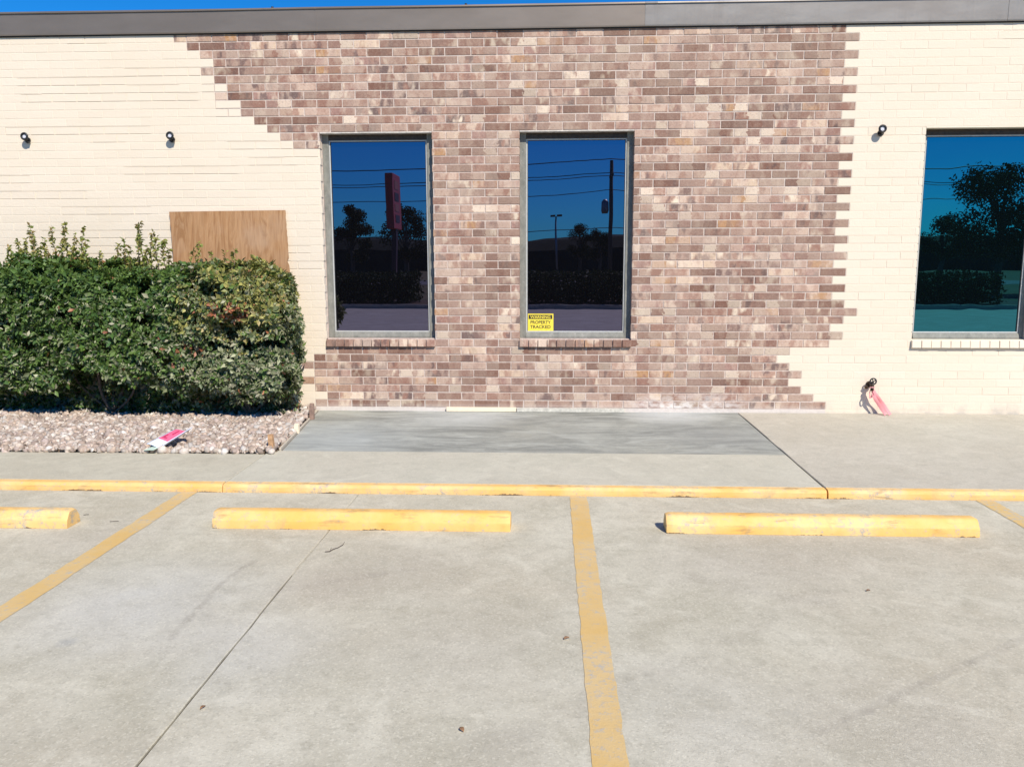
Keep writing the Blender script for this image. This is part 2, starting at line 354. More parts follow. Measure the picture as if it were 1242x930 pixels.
simple('paper_white', (.66, .72, .86), .5, var=.05); simple('paper_red', (.75, .12, .22), .5, var=.08); simple('paper_mark', (.42, .03, .10), .5); simple('paper_green', (.50, .62, .52), .6)
simple('dry_leaf', (.30, .17, .09), .8, var=.3); simple('twig', (.09, .07, .055), .8)
simple('soil', (.13, .095, .07), .95, .1, var=.3, vs_=15)
def ribbon():
    g = G('pink_ribbon', .45, .4); n = g.noise(20, 3); g.color(g.mix(n, (.86, .36, .40), (.90, .48, .50)))
    t = g.t; tr = g.n('ShaderNodeBsdfTranslucent'); tr.inputs['Color'].default_value = (.85, .36, .38, 1); mx = g.n('ShaderNodeMixShader'); mx.inputs[0].default_value = .35
    t.links.new(g.b.outputs[0], mx.inputs[1]); t.links.new(tr.outputs[0], mx.inputs[2]); t.links.new(mx.outputs[0], t.nodes['Material Output'].inputs['Surface']); M['ribbon'] = g.m
ribbon()
def leafmat(name, rough=.42, spec=.5, trans=.22):
    g = G(name, rough, spec); a = g.n('ShaderNodeAttribute', attribute_name='leafcol'); c = a.outputs['Color']; g.color(c)
    t = g.t; tr = g.n('ShaderNodeBsdfTranslucent'); t.links.new(g.mix(.5, c, (.20, .26, .03)), tr.inputs['Color']); mx = g.n('ShaderNodeMixShader'); mx.inputs[0].default_value = trans
    t.links.new(g.b.outputs[0], mx.inputs[1]); t.links.new(tr.outputs[0], mx.inputs[2]); t.links.new(mx.outputs[0], t.nodes['Material Output'].inputs['Surface']); M[name] = g.m
leafmat('hedge_leaf', .48, .38, .25); leafmat('tree_leaf', .7, .1, .04)
simple('bark', (.12, .09, .065), .9, var=.35)
def gravelmat():
    g = G('gravel', .85, .3); a = g.n('ShaderNodeAttribute', attribute_name='leafcol'); n = g.noise(60, 4)
    g.color(g.mix(g.map(n, .35, .7, 0, .5), a.outputs['Color'], (.30, .24, .19))); g.bump(n, .004); M['gravel'] = g.m
gravelmat()
def groundmat():
    g = G('ground_grass', .95, .1); n = g.noise(.25, 5); f = g.noise(6, 4, .7)
    c = g.mix(g.map(n, .35, .65), (.10, .10, .045), (.20, .155, .085)); g.color(g.mix(g.map(f, .4, .7, 0, .5), c, (.08, .075, .035))); M['ground'] = g.m
groundmat()
simple('road', (.12, .115, .105), .9, var=.12, vs_=3)
simple('hill', (.022, .028, .018), .95, .1, var=.4, vs_=.6)
simple('sign_red', (.62, .07, .05), .45, var=.05); simple('sign_letter', (.52, .16, .10), .5); simple('sign_pole', (.10, .03, .03), .5)
simple('pole_wood', (.13, .10, .075), .9, var=.25); simple('galv', (.30, .31, .32), .5, metal=.5); simple('wire', (.02, .02, .02), .6)

# ------------------------------------------------------------------ ground, lot, walkway
b = MB(); b.quad((-1500, -1500, -.06), (1500, -1500, -.06), (1500, 1500, -.06), (-1500, 1500, -.06)); tag(b.build('ground', M['ground']), kind='structure')
lot = MB(); lot.box(-24, 24, -10.3, KERB-.001, -.05, -.014); lot = tag(lot.build('parking_lot', M['joint_filler']), kind='structure')
JX = -1.337
def slab(x0, x1, y0, y1, z0, z1, m, parent, wob=.003, name='concrete_slab', seed=0):
    """slab with slightly uneven edges; z1 is a number or a function of y"""
    r = random.Random(seed); nx = max(2, int((x1-x0)/.15)); ny = max(2, int((y1-y0)/.15)); nx = min(nx, 60); ny = min(ny, 60)
    zt = z1 if callable(z1) else (lambda y: z1)
    ring = [(x0+(x1-x0)*i/nx, y0+r.uniform(-wob, wob)*.3) for i in range(nx)]+[(x1+r.uniform(-wob, wob), y0+(y1-y0)*i/ny) for i in range(ny)]
    ring += [(x1-(x1-x0)*i/nx, y1+r.uniform(-wob, wob)*.3) for i in range(nx)]+[(x0+r.uniform(-wob, wob), y1-(y1-y0)*i/ny) for i in range(ny)]
    mb = MB(); k = len(ring); ch = .004; cx, cy = (x0+x1)/2, (y0+y1)/2
    mb.v += [(x, y, z0) for x, y in ring]+[(x, y, zt(y)-ch) for x, y in ring]
    ins = [(x+ch*(1 if x < cx else -1)*(abs(abs(x-cx)-(x1-x0)/2) < .02), y+ch*(1 if y < cy else -1)*(abs(abs(y-cy)-(y1-y0)/2) < .02)) for x, y in ring]
    mb.v += [(x, y, zt(y)) for x, y in ins]
    for a in (0, 1): mb.f += [(a*k+i, a*k+(i+1) % k, (a+1)*k+(i+1) % k, (a+1)*k+i) for i in range(k)]
    mb.f.append(tuple(2*k+i for i in range(k)))
    return mb.build(name, m, parent)
xs = [-23.9, -6.1, JX, 4.6, 23.9]; ys = [-10.2, -4.6, 1.0, KERB-.004]
for i in range(4):
    for j in range(3): slab(xs[i]+.004, xs[i+1]-.004, ys[j]+.004, ys[j+1]-.004, -.012, 0, M['lot_concrete'], lot, .0025, seed=i*7+j)
mb = MB(); mb.box(JX-.0025, JX+.0025, 4.05, KERB-.006, -.0135, -.002); mb.build('joint_patch', M['lot_concrete'], lot)
# painted lines
def line(xc, y0, y1, wd, m, seed):
    r = random.Random(seed); n = 90; mb = MB()
    for i in range(n+1):
        y = y0+(y1-y0)*i/n; mb.v += [(xc-wd/2+r.uniform(-.004, .004), y, .0022), (xc+wd/2+r.uniform(-.004, .004), y, .0022)]
    mb.f = [(2*i, 2*i+1, 2*i+3, 2*i+2) for i in range(n)]
    return mb.build('painted_line', m, lot)
X_L = 0.2016
line(X_L, -.2, KERB-.01, .118, M['line_yellow'], 1); line(X_L-2.743, -.2, KERB-.01, .118, M['line_yellow'], 2)
line(X_L+2.743, -.2, KERB-.01, .118, M['line_yellow_faded'], 3); line(X_L-5.486, -.2, KERB-.01, .118, M['line_yellow'], 4); line(X_L+5.486, -.2, KERB-.01, .118, M['line_yellow'], 5)

KH = .056
def wz(y): return KH+(ZB-KH)*(y-KERB)/(D-KERB)
walk = MB(); walk.box(-16, 16, KERB+.05, D+.03, -.05, .03); walk = tag(walk.build('walkway', M['joint_filler']), kind='structure')
WJ_L, WJ_R = -2.31, 1.905; YF = 6.555; YG = 6.44; KD = .075
gfr, gbk = on_z(343, 546, wz(6.5)), on_z(385, 499, ZB)
slab(-15.9, WJ_L-.002, KERB+KD+.001, YG, .031, wz, M['walk_concrete'], walk, .001, seed=31)
slab(WJ_L+.002, WJ_R-.007, KERB+KD+.001, YF, .031, wz, M['walk_concrete_pale'], walk, .002, seed=32)
slab(WJ_R+.006, 15.9, KERB+KD+.001, D-.004, .031, wz, M['walk_concrete_warm'], walk, .004, seed=33)
mb = MB()     # the darker infill slab, its left side runs askew along the gravel
bl, br, tr_, tl = (gfr.x, YF+.004), (WJ_R-.007, YF+.006), (WJ_R-.005, D-.004), (gbk.x, D-.004)
nn = 40; low = [(bl[0]+(br[0]-bl[0])*i/nn, YF+.004+.006*math.sin(i*.9)*math.sin(i*.23)) for i in range(nn+1)]
poly = low+[tr_, tl]; k = len(poly)
mb.v = [(x, y, .031) for x, y in poly]+[(x, y, wz(y)-.0025) for x, y in poly]
mb.f = [(i, (i+1) % k, k+(i+1) % k, k+i) for i in range(k)]+[tuple(k+i for i in range(k))]
mb.build('infill_slab', M['patch_concrete'], walk)
# yellow kerb in three lengths
kp = [(KERB+.0, -.01), (KERB+.002, KH-.022), (KERB+.007, KH-.009), (KERB+.016, KH-.002), (KERB+.03, wz(KERB+.03)), (KERB+KD-.001, wz(KERB+KD)), (KERB+KD-.001, -.01)]
for a, e, sd in ((-15.9, WJ_L-.003, 1), (WJ_L+.003, WJ_R-.006, 2), (WJ_R+.006, 15.9, 3)):
    n = max(8, int((e-a)/.06)); mb = MB(); K = len(kp); r = random.Random(sd)
    for i in range(n+1):
        x = a+(e-a)*i/n; chip = max(0, mnoise.noise(Vector((x*3.1, sd, 0)))-.25)*.02
        endr = .006*max(0, 1-min(x-a, e-x)/.03)
        for j, (y, z) in enumerate(kp):
            dy = (chip+endr+.0025*mnoise.noise(Vector((x*9, j*2.2, sd)))) if j in (1, 2, 3) else 0
            dz = -.0015*abs(mnoise.noise(Vector((x*7, j*1.2, sd+4))))-(endr*.6) if j in (2, 3, 4) else 0
            mb.v.append((x, y+dy, z+dz))
    for i in range(n):
        for j in range(K): mb.f.append((i*K+j, i*K+(j+1) % K, (i+1)*K+(j+1) % K, (i+1)*K+j))
    mb.f += [tuple(reversed(range(K))), tuple(n*K+j for j in range(K))]
    mb.build('kerb', M['kerb_yellow'], walk)

# ------------------------------------------------------------------ building
bld = tag(empty('brick_building', (0, D, ZB)), 'single storey brick building with cream painted walls and a bare brick section', 'building')
def bpart(mb, name, m, **kw):
    mb.v = [(x, y-D, z-ZB) for x, y, z in mb.v]; return mb.build(name, m, bld, **kw)
XA, XB = -9.0, 9.0
# structural core with window openings
mb = MB(); yc0, yc1 = D+.07, D+.30; zb0 = -.04
segs = []; x = XA
for a, e in WINS: segs.append((x, a)); x = e
segs.append((x, XB))
for a, e in segs: mb.box(a, e, yc0, yc1, zb0, ZF+.10)
for a, e in WINS: mb.box(a, e, yc0, yc1, zb0, WIN_B-C); mb.box(a, e, yc0, yc1, WIN_T, ZF+.10)
mb.box(XA, XA+.25, yc1, D+11, zb0, ZF+.10); mb.box(XB-.25, XB, yc1, D+11, zb0, ZF+.10); mb.box(XA+.25, XB-.25, D+10.75, D+11, zb0, ZF+.10)
bpart(mb, 'wall_core', M['mortar'])
mb = MB(); mb.box(XA+.02, XB-.02, D+.30, D+10.98, ZF+.102, ZF+.16); bpart(mb, 'roof', M['roofing'])

# where each course is bare: pixel columns read off the photograph
lp = [(0, 209.2), (1, 225.4), (2, 242.3), (3, 260), (4, 241.6), (5, 260), (6, 275.5), (7, 261.7), (8, 287), (9, 295.6), (10, 312.5), (11, 328.2), (12, 346.4), (13, 359.7)]
left_px = dict(lp)
bot = [395.5, 386.6, 370.8, 386.6, 370.8, 386.6, 397, 384]     # courses 39..46
for i, p in enumerate(bot): left_px[39+i] = p
right_cr = [458, 520, 458, 515, 445, 505, 443, 498, 437, 492, 432, 523, 418, 487, 418, 480, 415, 475, 412, 472, 405, 472, 405, 467,
            400, 463, 402, 463, 398, 458, 395, 455, 390, 455, 500, 453, 388, 449, 382, 200, 152, 207, 267, 200, 262, 313, 377]
def row_z(r): return ZF-r*C, ZF-(r+1)*C
def px_x(px, r):
    z = ZF-(r+.5)*C; x = 0.
    lo, hi = -8., 8.
    for _ in range(40):
        x = (lo+hi)/2; d = Vector((x, D, z-CAMH)); u = PW/2+FPX*d.dot(CR)/d.dot(CF)
        if u < px: lo = x
        else: hi = x
    return x
NR = 48
JT = .010
bare_span = {}
for r in range(NR):
    q = min(r, 46)
    off = (.5*L if r % 2 else 0)
    snap = lambda x: X0-off+round((x-(X0-off))/L)*L
    snaph = lambda x: X0+round((x-X0)/(L/2))*(L/2)
    R = snap(px_x(900+right_cr[q]/3.62, q)) if abs(snap(px_x(900+right_cr[q]/3.62, q))-px_x(900+right_cr[q]/3.62, q)) < .04 else snaph(px_x(900+right_cr[q]/3.62, q))
    if q in left_px: Lx = snaph(px_x(left_px[q], q))
    else: Lx = WINS[0][0]+.3 if 12 <= q <= 38 else snaph(px_x(209, q))
    bare_span[r] = (Lx, R)
def open_rows(r): return 12 <= r <= 38
def clip(segs_, cuts):
    out = segs_
    for a, e in cuts:
        nx = []
        for s, t in out:
            if t <= a or s >= e: nx.append((s, t)); continue
            if s < a-.012: nx.append((s, a))
            if t > e+.012: nx.append((e, t))
        out = nx
    return out
bricks = {'bare': [], 'paint': []}
mort = {'bare': MB(), 'paint': MB()}
for r in range(NR):
    zt, zb = row_z(r)
    if r == 47: zb = ZB-.02
    off = (.5*L if r % 2 else 0); Lx, R = bare_span[r]
    cuts = WINS if open_rows(r) else []
    nb = int((XB-XA)/L)+3; i0 = math.floor((XA-(X0-off))/L)
    for i in range(i0, i0+nb):
        a = X0-off+i*L; e = a+L
        a, e = max(a, XA), min(e, XB)
        if e-a < .03: continue
        parts = [(a, e)]
        for cut in (Lx, R):
            np_ = []
            for s, t in parts:
                if s+.02 < cut < t-.02: np_ += [(s, cut), (cut, t)]
                else: np_.append((s, t))
            parts = np_
        for s, t in clip(parts, cuts):
            if t-s < .03: continue
            mid = (s+t)/2; kind = 'bare' if Lx < mid < R else 'paint'
            sa = s if any(abs(s-c_[1]) < 1e-6 for c_ in cuts) else s+JT/2
            tb = t if any(abs(t-c_[0]) < 1e-6 for c_ in cuts) else t-JT/2
            if r < 47: bricks[kind].append((sa, tb, zb+JT/2, zt-JT/2, r))
    # mortar behind the bricks of this course
    Lm = Lx-(L if r in (6, 8, 9) else 0)
    for kind, (s0, t0) in (('paint', (XA, Lm)), ('bare', (Lm, R)), ('paint', (R, XB))):
        x = s0
        while x < t0-1e-6:
            ln = rng.uniform(.35, 1.6) if kind == 'paint' else 99
            x2 = min(t0, x+ln)
            rec = (.0001+.0009*rng.random()**1.6 if rng.random() < .88 else .0035) if kind == 'paint' else .003
            if kind == 'paint' and x > 1: rec *= .45
            if r == 47: rec = -.004 if kind == 'bare' else -.001
            for s, t in clip([(x, x2)], cuts):
                sa = s+.006 if any(abs(s-c_[1]) < 1e-6 for c_ in cuts) else s
                tb = t-.006 if any(abs(t-c_[0]) < 1e-6 for c_ in cuts) else t
                mort[kind].box(sa, tb, D+rec, D+.069, zb, zt)
            x = x2
for kind, nm in (('bare', 'mortar_joints'), ('paint', 'painted_mortar_joints')):
    o = bpart(mort[kind], nm, M['mortar'] if kind == 'bare' else M['paint']); o['kind'] = 'stuff'

def brick_verts(w_, h_, dp, ch, r, jit):
    """front at y=0 facing -y, centred on x,z; chamfered front arris"""
    x, z = w_/2, h_/2; j = lambda: r.uniform(-jit, jit)
    f = [(-x+ch+j(), j()*.5, -z+ch+j()), (x-ch+j(), j()*.5, -z+ch+j()), (x-ch+j(), j()*.5, z-ch+j()), (-x+ch+j(), j()*.5, z-ch+j())]
    s = [(-x, ch, -z), (x, ch, -z), (x, ch, z), (-x, ch, z)]; q = [(-x, dp, -z), (x, dp, -z), (x, dp, z), (-x, dp, z)]
    fc = [(0, 1, 2, 3)]
    for a in (0, 4): fc += [(a+i, a+4+i, a+4+(i+1) % 4, a+(i+1) % 4) for i in range(4)]
    return f+s+q, fc
def proj(x, z):
    d = Vector((x, D, z-CAMH)); return PW/2+FPX*d.dot(CR)/d.dot(CF), PH/2-FPX*d.dot(CU)/d.dot(CF)
for kind, nm, mat_ in (('bare', 'brick', M['brick']), ('paint', 'painted_brick', M['paint'])):
    H_ = C-JT; ch = .003 if kind == 'bare' else .0012; jit = .0012 if kind == 'bare' else .0004
    variants = []
    for v_ in range(8):
        vv, ff = brick_verts(L-JT, H_, .066, ch, random.Random(100+v_), jit); me = bpy.data.meshes.new(nm); me.from_pydata(vv, [], ff); me.materials.append(mat_); me.update(); variants.append(me)
    def size(bk):
        u0, v0 = proj(bk[0], bk[2]); u1, v1 = proj(bk[1], bk[3])
        inside = 2 < u0 and u1 < PW-2 and v1 > 20
        if kind == 'paint' and u1 < 362 and v0 > 320: inside = False
        return (u1-u0)*(v0-v1) if inside else 0
    order = sorted(bricks[kind], key=size, reverse=True)
    single, rest = order[:300], order[300:]
    # keep the hand-picked bricks at the toothed edge together with the largest ones
    amp = .0022 if kind == 'bare' else .0007; tl_ = .012 if kind == 'bare' else .005
    for (a, e, z0, z1, r) in single:
        o = bpy.data.objects.new(nm, variants[rng.randrange(8)]); COL.objects.link(o); o.parent = bld
        o.location = ((a+e)/2, rng.uniform(-amp, amp)*.8-.001, (z0+z1)/2-ZB); o.scale = ((e-a)/(L-JT), 1, 1); o.rotation_euler = (rng.uniform(-tl_, tl_), rng.uniform(-tl_, tl_)*.3, rng.uniform(-tl_, tl_)*.4)
    mb = MB()
    for (a, e, z0, z1, r) in rest:
        vv, ff = brick_verts(e-a, z1-z0, .066, ch, rng, jit); n = len(mb.v); dy = rng.uniform(-amp, amp)*.8-.001; tx, tz = rng.uniform(-tl_, tl_), rng.uniform(-tl_, tl_)*.4
        mb.v += [((a+e)/2+x, D+dy+y+z*tx+x*tz, (z0+z1)/2+z) for x, y, z in vv]; mb.f += [tuple(n+i for i in q) for q in ff]
    o = bpart(mb, nm+'_field', mat_); o['kind'] = 'stuff'

# windows
FR = .082     # recess of the frame behind the brick face
for wi, (a, e) in enumerate(WINS):
    wn_o = empty('window', ((a+e)/2, 0, WIN_B-ZB)); wn_o.parent = bld
    ox, oz = (a+e)/2, WIN_B; hw = (e-a)/2; hh = WIN_T-WIN_B
    def wp(mb, name, m, **kw): return mb.build(name, m, wn_o, **kw)
    fwid = .062 if wi < 2 else .04; y0, y1 = FR, FR+.05
    mb = MB(); zb_ = .004
    mb.box(-hw, -hw+fwid, y0, y1, zb_, hh-.001); wp(mb, 'frame', M['frame'], bevel=.003)
    mb = MB(); mb.box(hw-fwid, hw, y0, y1, zb_, hh-.001); wp(mb, 'frame', M['frame'], bevel=.003)
    mb = MB(); mb.box(-hw+fwid, hw-fwid, y0+.002, y1, hh-.065, hh-.012); wp(mb, 'frame_head_shadow_tone', M['bronze'], bevel=.003)  # dark finish paints the lintel's cast shadow onto the head member
    mb = MB(); mb.prism([(y0-.012, zb_), (y0-.012, .022), (y0+.004, .062), (y1, .062), (y1, zb_)], 0, -hw+fwid, hw-fwid); wp(mb, 'frame', M['frame'], bevel=.003)
    # glazing bead
    gx, gz0, gz1 = hw-fwid, .062, hh-.065; bw = .013
    for nmx, bx in (('glazing_bead', (-gx, -gx+bw, gz0, gz1)), ('glazing_bead', (gx-bw, gx, gz0, gz1)), ('glazing_bead', (-gx+bw, gx-bw, gz1-bw, gz1)), ('glazing_bead', (-gx+bw, gx-bw, gz0, gz0+bw))):
        mb = MB(); mb.box(bx[0], bx[1], y0+.012, y1-.004, bx[2], bx[3]); wp(mb, nmx, M['glazing_bead'], bevel=.002)
    mb = MB()
    for bx in ((-gx+bw, -gx+bw+.005, gz0+bw, gz1-bw), (gx-bw-.005, gx-bw, gz0+bw, gz1-bw), (-gx+bw+.005, gx-bw-.005, gz1-bw-.005, gz1-bw)): mb.box(bx[0], bx[1], y0+.018, y1-.005, bx[2], bx[3])
    wp(mb, 'gasket', M['gasket'])
    mb = MB(); mb.box(-gx+bw, gx-bw, y0+.026, y0+.034, gz0+bw, gz1-bw); wp(mb, 'glass_pane', M['tinted_glass'] if wi < 2 else M['teal_glass'])
    mb = MB(); mb.box(-hw, hw, y1+.001, y1+.2, -.01, hh); wp(mb, 'dark_backing', M['gasket'])
    # steel lintel
    mb = MB(); mb.box(-hw-.0, hw+.0, -.003, .10, hh-.011, hh-.0005); wp(mb, 'lintel', M['steel_lintel'] if wi < 2 else M['paint'], bevel=.0015)
    # sill of brick on edge, tilted
    n = 12; wv = (2*hw+.012)/n
    for i in range(n):
        w0 = wv-(.009 if wi < 2 else .0035); r = random.Random(i+wi*50); ch = .004
        vv, ff = brick_verts(w0, .074, .100, ch, r, .0018)
        mb = MB(); mb.v = [(x, y, z) for x, y, z in vv]; mb.f = ff
        o = wp(mb, 'sill_brick', M['brick'] if wi < 2 else M['paint'], loc=(-hw-.006+wv*(i+.5), -.032+r.uniform(-.002, .002), -C/2+.0))
        o.rotation_euler = (math.radians(-7), 0, r.uniform(-.01, .01))
    mb = MB(); mb.box(-hw-.004, hw+.004, -.011, .069, -C+.004, -.010); mb.box(-hw, hw, .03, .0695, -.010, .004); mb.box(-hw, hw, .0705, .12, -.012, .0035); wp(mb, 'sill_mortar', M['mortar'] if wi < 2 else M['paint'])

# fascia
fas = empty('fascia', (0, 0, ZF-ZB)); fas.parent = bld
FH = .215
FJ = [-9.05, -5.9, -2.27, 0.945, 4.30, 9.05]
prof = [(-.028, .0), (-.030, .012), (-.034, FH-.02), (-.046, FH-.014), (-.046, FH), (-.03, FH+.006), (.10, FH-.004), (.10, .0)]
for i in range(len(FJ)-1):
    mb = MB(); k = 24
    x0, x1 = FJ[i]+.001, FJ[i+1]-.001; P = len(prof)
    for q in range(k+1):
        x = x0+(x1-x0)*q/k
        for j, (y, z) in enumerate(prof):
            dz = .003*mnoise.noise(Vector((x*.7, 3.1, j*.2))); dy = .0022*mnoise.noise(Vector((x*.9, j*.6, 7.)))
            mb.v.append((x, y+(dy if j < 6 else 0), z+dz))
    for q in range(k):
        for j in range(P): mb.f.append((q*P+j, q*P+(j+1) % P, (q+1)*P+(j+1) % P, (q+1)*P+j))
    mb.f += [tuple(reversed(range(P))), tuple(k*P+j for j in range(P))]
    mb.build('metal_panel', M['fascia'] if i < 3 else M['fascia_sheen_grey'], fas)
for x in FJ[3:5]:
    mb = MB(); mb.prism([(y-.003 if y < .09 else y, z) for y, z in prof], 0, x-.058, x+.058); mb.build('cover_plate', M['fascia_sheen_grey'], fas, bevel=.001)
mb = MB(); mb.prism([(y-.002 if y < .09 else y, z) for y, z in prof], 0, FJ[2]-.008, FJ[2]+.008); mb.build('seam', M['fascia'], fas)
mb = MB(); mb.box(-9.04, 9.04, -.012, .06, -.010, .002); mb.build('drip_strip', M['gasket'], fas)
# small fixings standing on the fascia edge
for px in (330, 565):
    p = on_y(px, 10, D-.03); mb = MB(); mb.tube([(p.x, -.02, FH), (p.x, -.02, FH+.018)], .012, 8); mb.build('bolt', M['black_plastic'], fas)

# ------------------------------------------------------------------ wall fittings
def fitting(px, py, label, flip):
    p = on_y(px, py, D); t = empty('wall_fitting', (p.x, D, p.z)); tag(t, label, 'wall fitting', 'black ring fittings on the wall')
    mb = MB(); mb.tube([(0, -.001, -.012), (0, -.012, -.012)], .030, 16); mb.build('wall_plate', M['black_plastic'], t, bevel=.002)
    mb = MB(); mb.tube([(0, -.010, -.012), (.0, -.035, -.014), (flip*.004, -.052, -.004), (flip*.006, -.058, .012)], [.017, .016, .014, .012], 10); mb.build('arm', M['black_plastic'], t, smooth=True)
    mb = MB(); mb.torus((flip*.008, -.070, .018), .029, .0105, 'y', 24, 10); mb.build('ring', M['black_plastic'], t, smooth=True)
    mb = MB(); mb.tube([(flip*.008, -.060, .018), (flip*.008, -.068, .018)], [.026, .022], 18); mb.build('insert', M['pale_insert'], t, smooth=False)
    mb = MB(); mb.tube([(flip*.022, -.012, -.03), (flip*.022, -.045, -.040)], .009, 8); mb.build('screw_eye', M['black_plastic'], t)
fitting(34, 169, 'small black ring fitting on the cream wall above the upright hedge shoots', 1)
fitting(209, 168, 'small black ring fitting on the cream wall above the leaning plywood board', 1)
fitting(1068, 160, 'small black ring fitting on the cream wall beside the teal tinted window', -1)

# hose tap
p = on_y(1054, 466, D); tap = tag(empty('hose_tap', (p.x, D, p.z)), 'dark bronze hose tap low on the cream wall', 'tap')
mb = MB(); mb.tube([(0, -.0015, 0), (0, -.010, 0)], .034, 18); mb.build('flange', M['bronze'], tap, bevel=.002)
mb = MB(); mb.tube([(0, -.008, 0), (0, -.06, 0), (0, -.085, -.004), (-.004, -.10, -.02), (-.006, -.104, -.05)], [.016, .017, .018, .015, .017], 12); mb.build('spout', M['bronze'], tap, smooth=True)
mb = MB(); mb.tube([(0, -.06, .006), (0.006, -.075, .036)], .010, 10); mb.build('stem', M['bronze'], tap)
mb = MB(); mb.torus((.008, -.080, .040), .030, .0075, 'y', 20, 8)
for k in range(4):
    a = k*math.pi/2+.4; mb.tube([(.008, -.08, .04), (.008+.03*math.cos(a), -.08, .04+.03*math.sin(a))], .005, 6)
mb.build('handle', M['black_plastic'], tap, smooth=True)
mb = MB(); mb.tube([(-.030, -.03, -.012), (-.044, -.05, -.028)], .017, 10); mb.build('vacuum_breaker', M['bronze'], tap)
# ribbon tied to it
rb = tag(empty('ribbon', (p.x, D-.08, p.z-.03)), 'pale pink flagging ribbon tied to the hose tap, tails touching the walkway', 'ribbon')
def strip(pts, wds, name='tail'):
    mb = MB(); n = len(pts)
    # smooth sampling
    for i in range(24*(n-1)+1):
        t = i/24.; k = min(int(t), n-2); f = t-k; P = [Vector(pts[max(0, min(n-1, k+q))]) for q in (-1, 0, 1, 2)]
        c = .5*((2*P[1])+(P[2]-P[0])*f+(2*P[0]-5*P[1]+4*P[2]-P[3])*f*f+(3*P[1]-P[0]-3*P[2]+P[3])*f**3)
        wd = wds[k]*(1-f)+wds[k+1]*f; an = .5*math.sin(t*2.3+pts[1][0]*20); dr = Vector((math.cos(an), math.sin(an)*.8, .42))
        mid = c+Vector((0, .010, 0)); mb.v += [tuple(c-dr*wd), tuple(mid), tuple(c+dr*wd)]
    m_ = len(mb.v)//3
    for i in range(m_-1):
        for q in (0, 1): mb.f.append((3*i+q, 3*i+q+1, 3*i+4+q, 3*i+3+q))
    o = mb.build(name, M['ribbon'], rb, smooth=True); s_ = o.modifiers.new('s', 'SOLIDIFY'); s_.thickness = .0008
zg = ZB-(p.z-.03)+.006
strip([(0, 0, .01), (.045, -.012, -.07), (.105, .0, -.15), (.185, -.03, zg)], [.010, .018, .022, .016])
strip([(-.004, .0, .01), (.02, -.02, -.08), (.08, -.02, -.17), (.135, -.045, zg)], [.010, .016, .017, .013])
strip([(-.006, .0, .006), (-.026, -.02, -.04), (-.016, -.02, -.095), (.004, -.01, -.06), (.0, 0, .0)], [.006, .007, .007, .007, .006], 'loop')
mb = MB(); mb.torus((-.003, -.012, .014), .019, .006, 'z', 14, 6); mb.build('knot', M['ribbon'], rb, smooth=True)

# yellow notice on the glass of the middle window
a, e = WINS[1]; hw = (e-a)/2; nx0 = a+.062+.014; nz0 = WIN_B+.062+.014
no = tag(empty('warning_notice', (nx0, D+FR+.0255, nz0)), 'small yellow warning notice stuck in the corner of the middle window pane', 'notice')
NW, NH = .265, .175
mb = MB(); mb.box(0, NW, -.003, 0, 0, NH); mb.build('card', M['sticker_yellow'], no)
mb = MB(); mb.box(.012, NW-.012, -.0042, -.0032, NH-.054, NH-.012); mb.build('banner', M['sticker_black'], no)
def text(s, size, x, z, m, parent, y, name='lettering', wide=1.0):
    cu = bpy.data.curves.new(name, 'FONT'); cu.body = s; cu.size = size; cu.align_x = 'CENTER'; cu.extrude = .0003; cu.offset = size*.018
    tmp = bpy.data.objects.new(name, cu); COL.objects.link(tmp); dg = bpy.context.evaluated_depsgraph_get(); me = bpy.data.meshes.new_from_object(tmp.evaluated_get(dg)); bpy.data.objects.remove(tmp)
    me.materials.clear(); me.materials.append(m); o = bpy.data.objects.new(name, me); COL.objects.link(o); o.parent = parent; o.location = (x, y, z); o.rotation_euler = (math.pi/2, 0, 0); o.scale = (wide, 1, 1); return o
text('WARNING', .038, NW/2, NH-.047, M['sticker_yellow'], no, -.0048, wide=1.12)
text('PROPERTY', .046, NW/2, .072, M['sticker_black'], no, -.0036, wide=.95); text('TRACKED', .046, NW/2, .025, M['sticker_black'], no, -.0036, wide=1.02)

# boards at the foot of the wall
pa, pb, pc = on_z(538, 503, .085).x, on_z(626, 503, .085).x, on_z(759, 503, .085).x
mb = MB(); mb.box(0, pb-pa-.008, 0, .028, 0, .044); tag(mb.build('timber_strip', M['cream_strip'], loc=(pa, D-.042, wz(D)+.001), bevel=.003), 'pale cream timber strip lying against the foot of the brick wall', 'timber strip')
mb = MB()
n = 20
for i in range(n+1):
    x = (pc-pb)*i/n; j = .004*mnoise.noise(Vector((x*6, 1, 2))); mb.v += [(x, .0+j, 0), (x, .003+j, .036+j), (x, .030, .040), (x, .030, 0)]
for i in range(n):
    for q in range(4): mb.f.append((4*i+q, 4*i+(q+1) % 4, 4*i+4+(q+1) % 4, 4*i+4+q))
mb.f += [(3, 2, 1, 0), (4*n, 4*n+1, 4*n+2, 4*n+3)]
tag(mb.build('timber_strip', M['grey_strip'], loc=(pb, D-.042, wz(D)+.001)), 'weathered grey timber strip lying against the foot of the brick wall', 'timber strip')

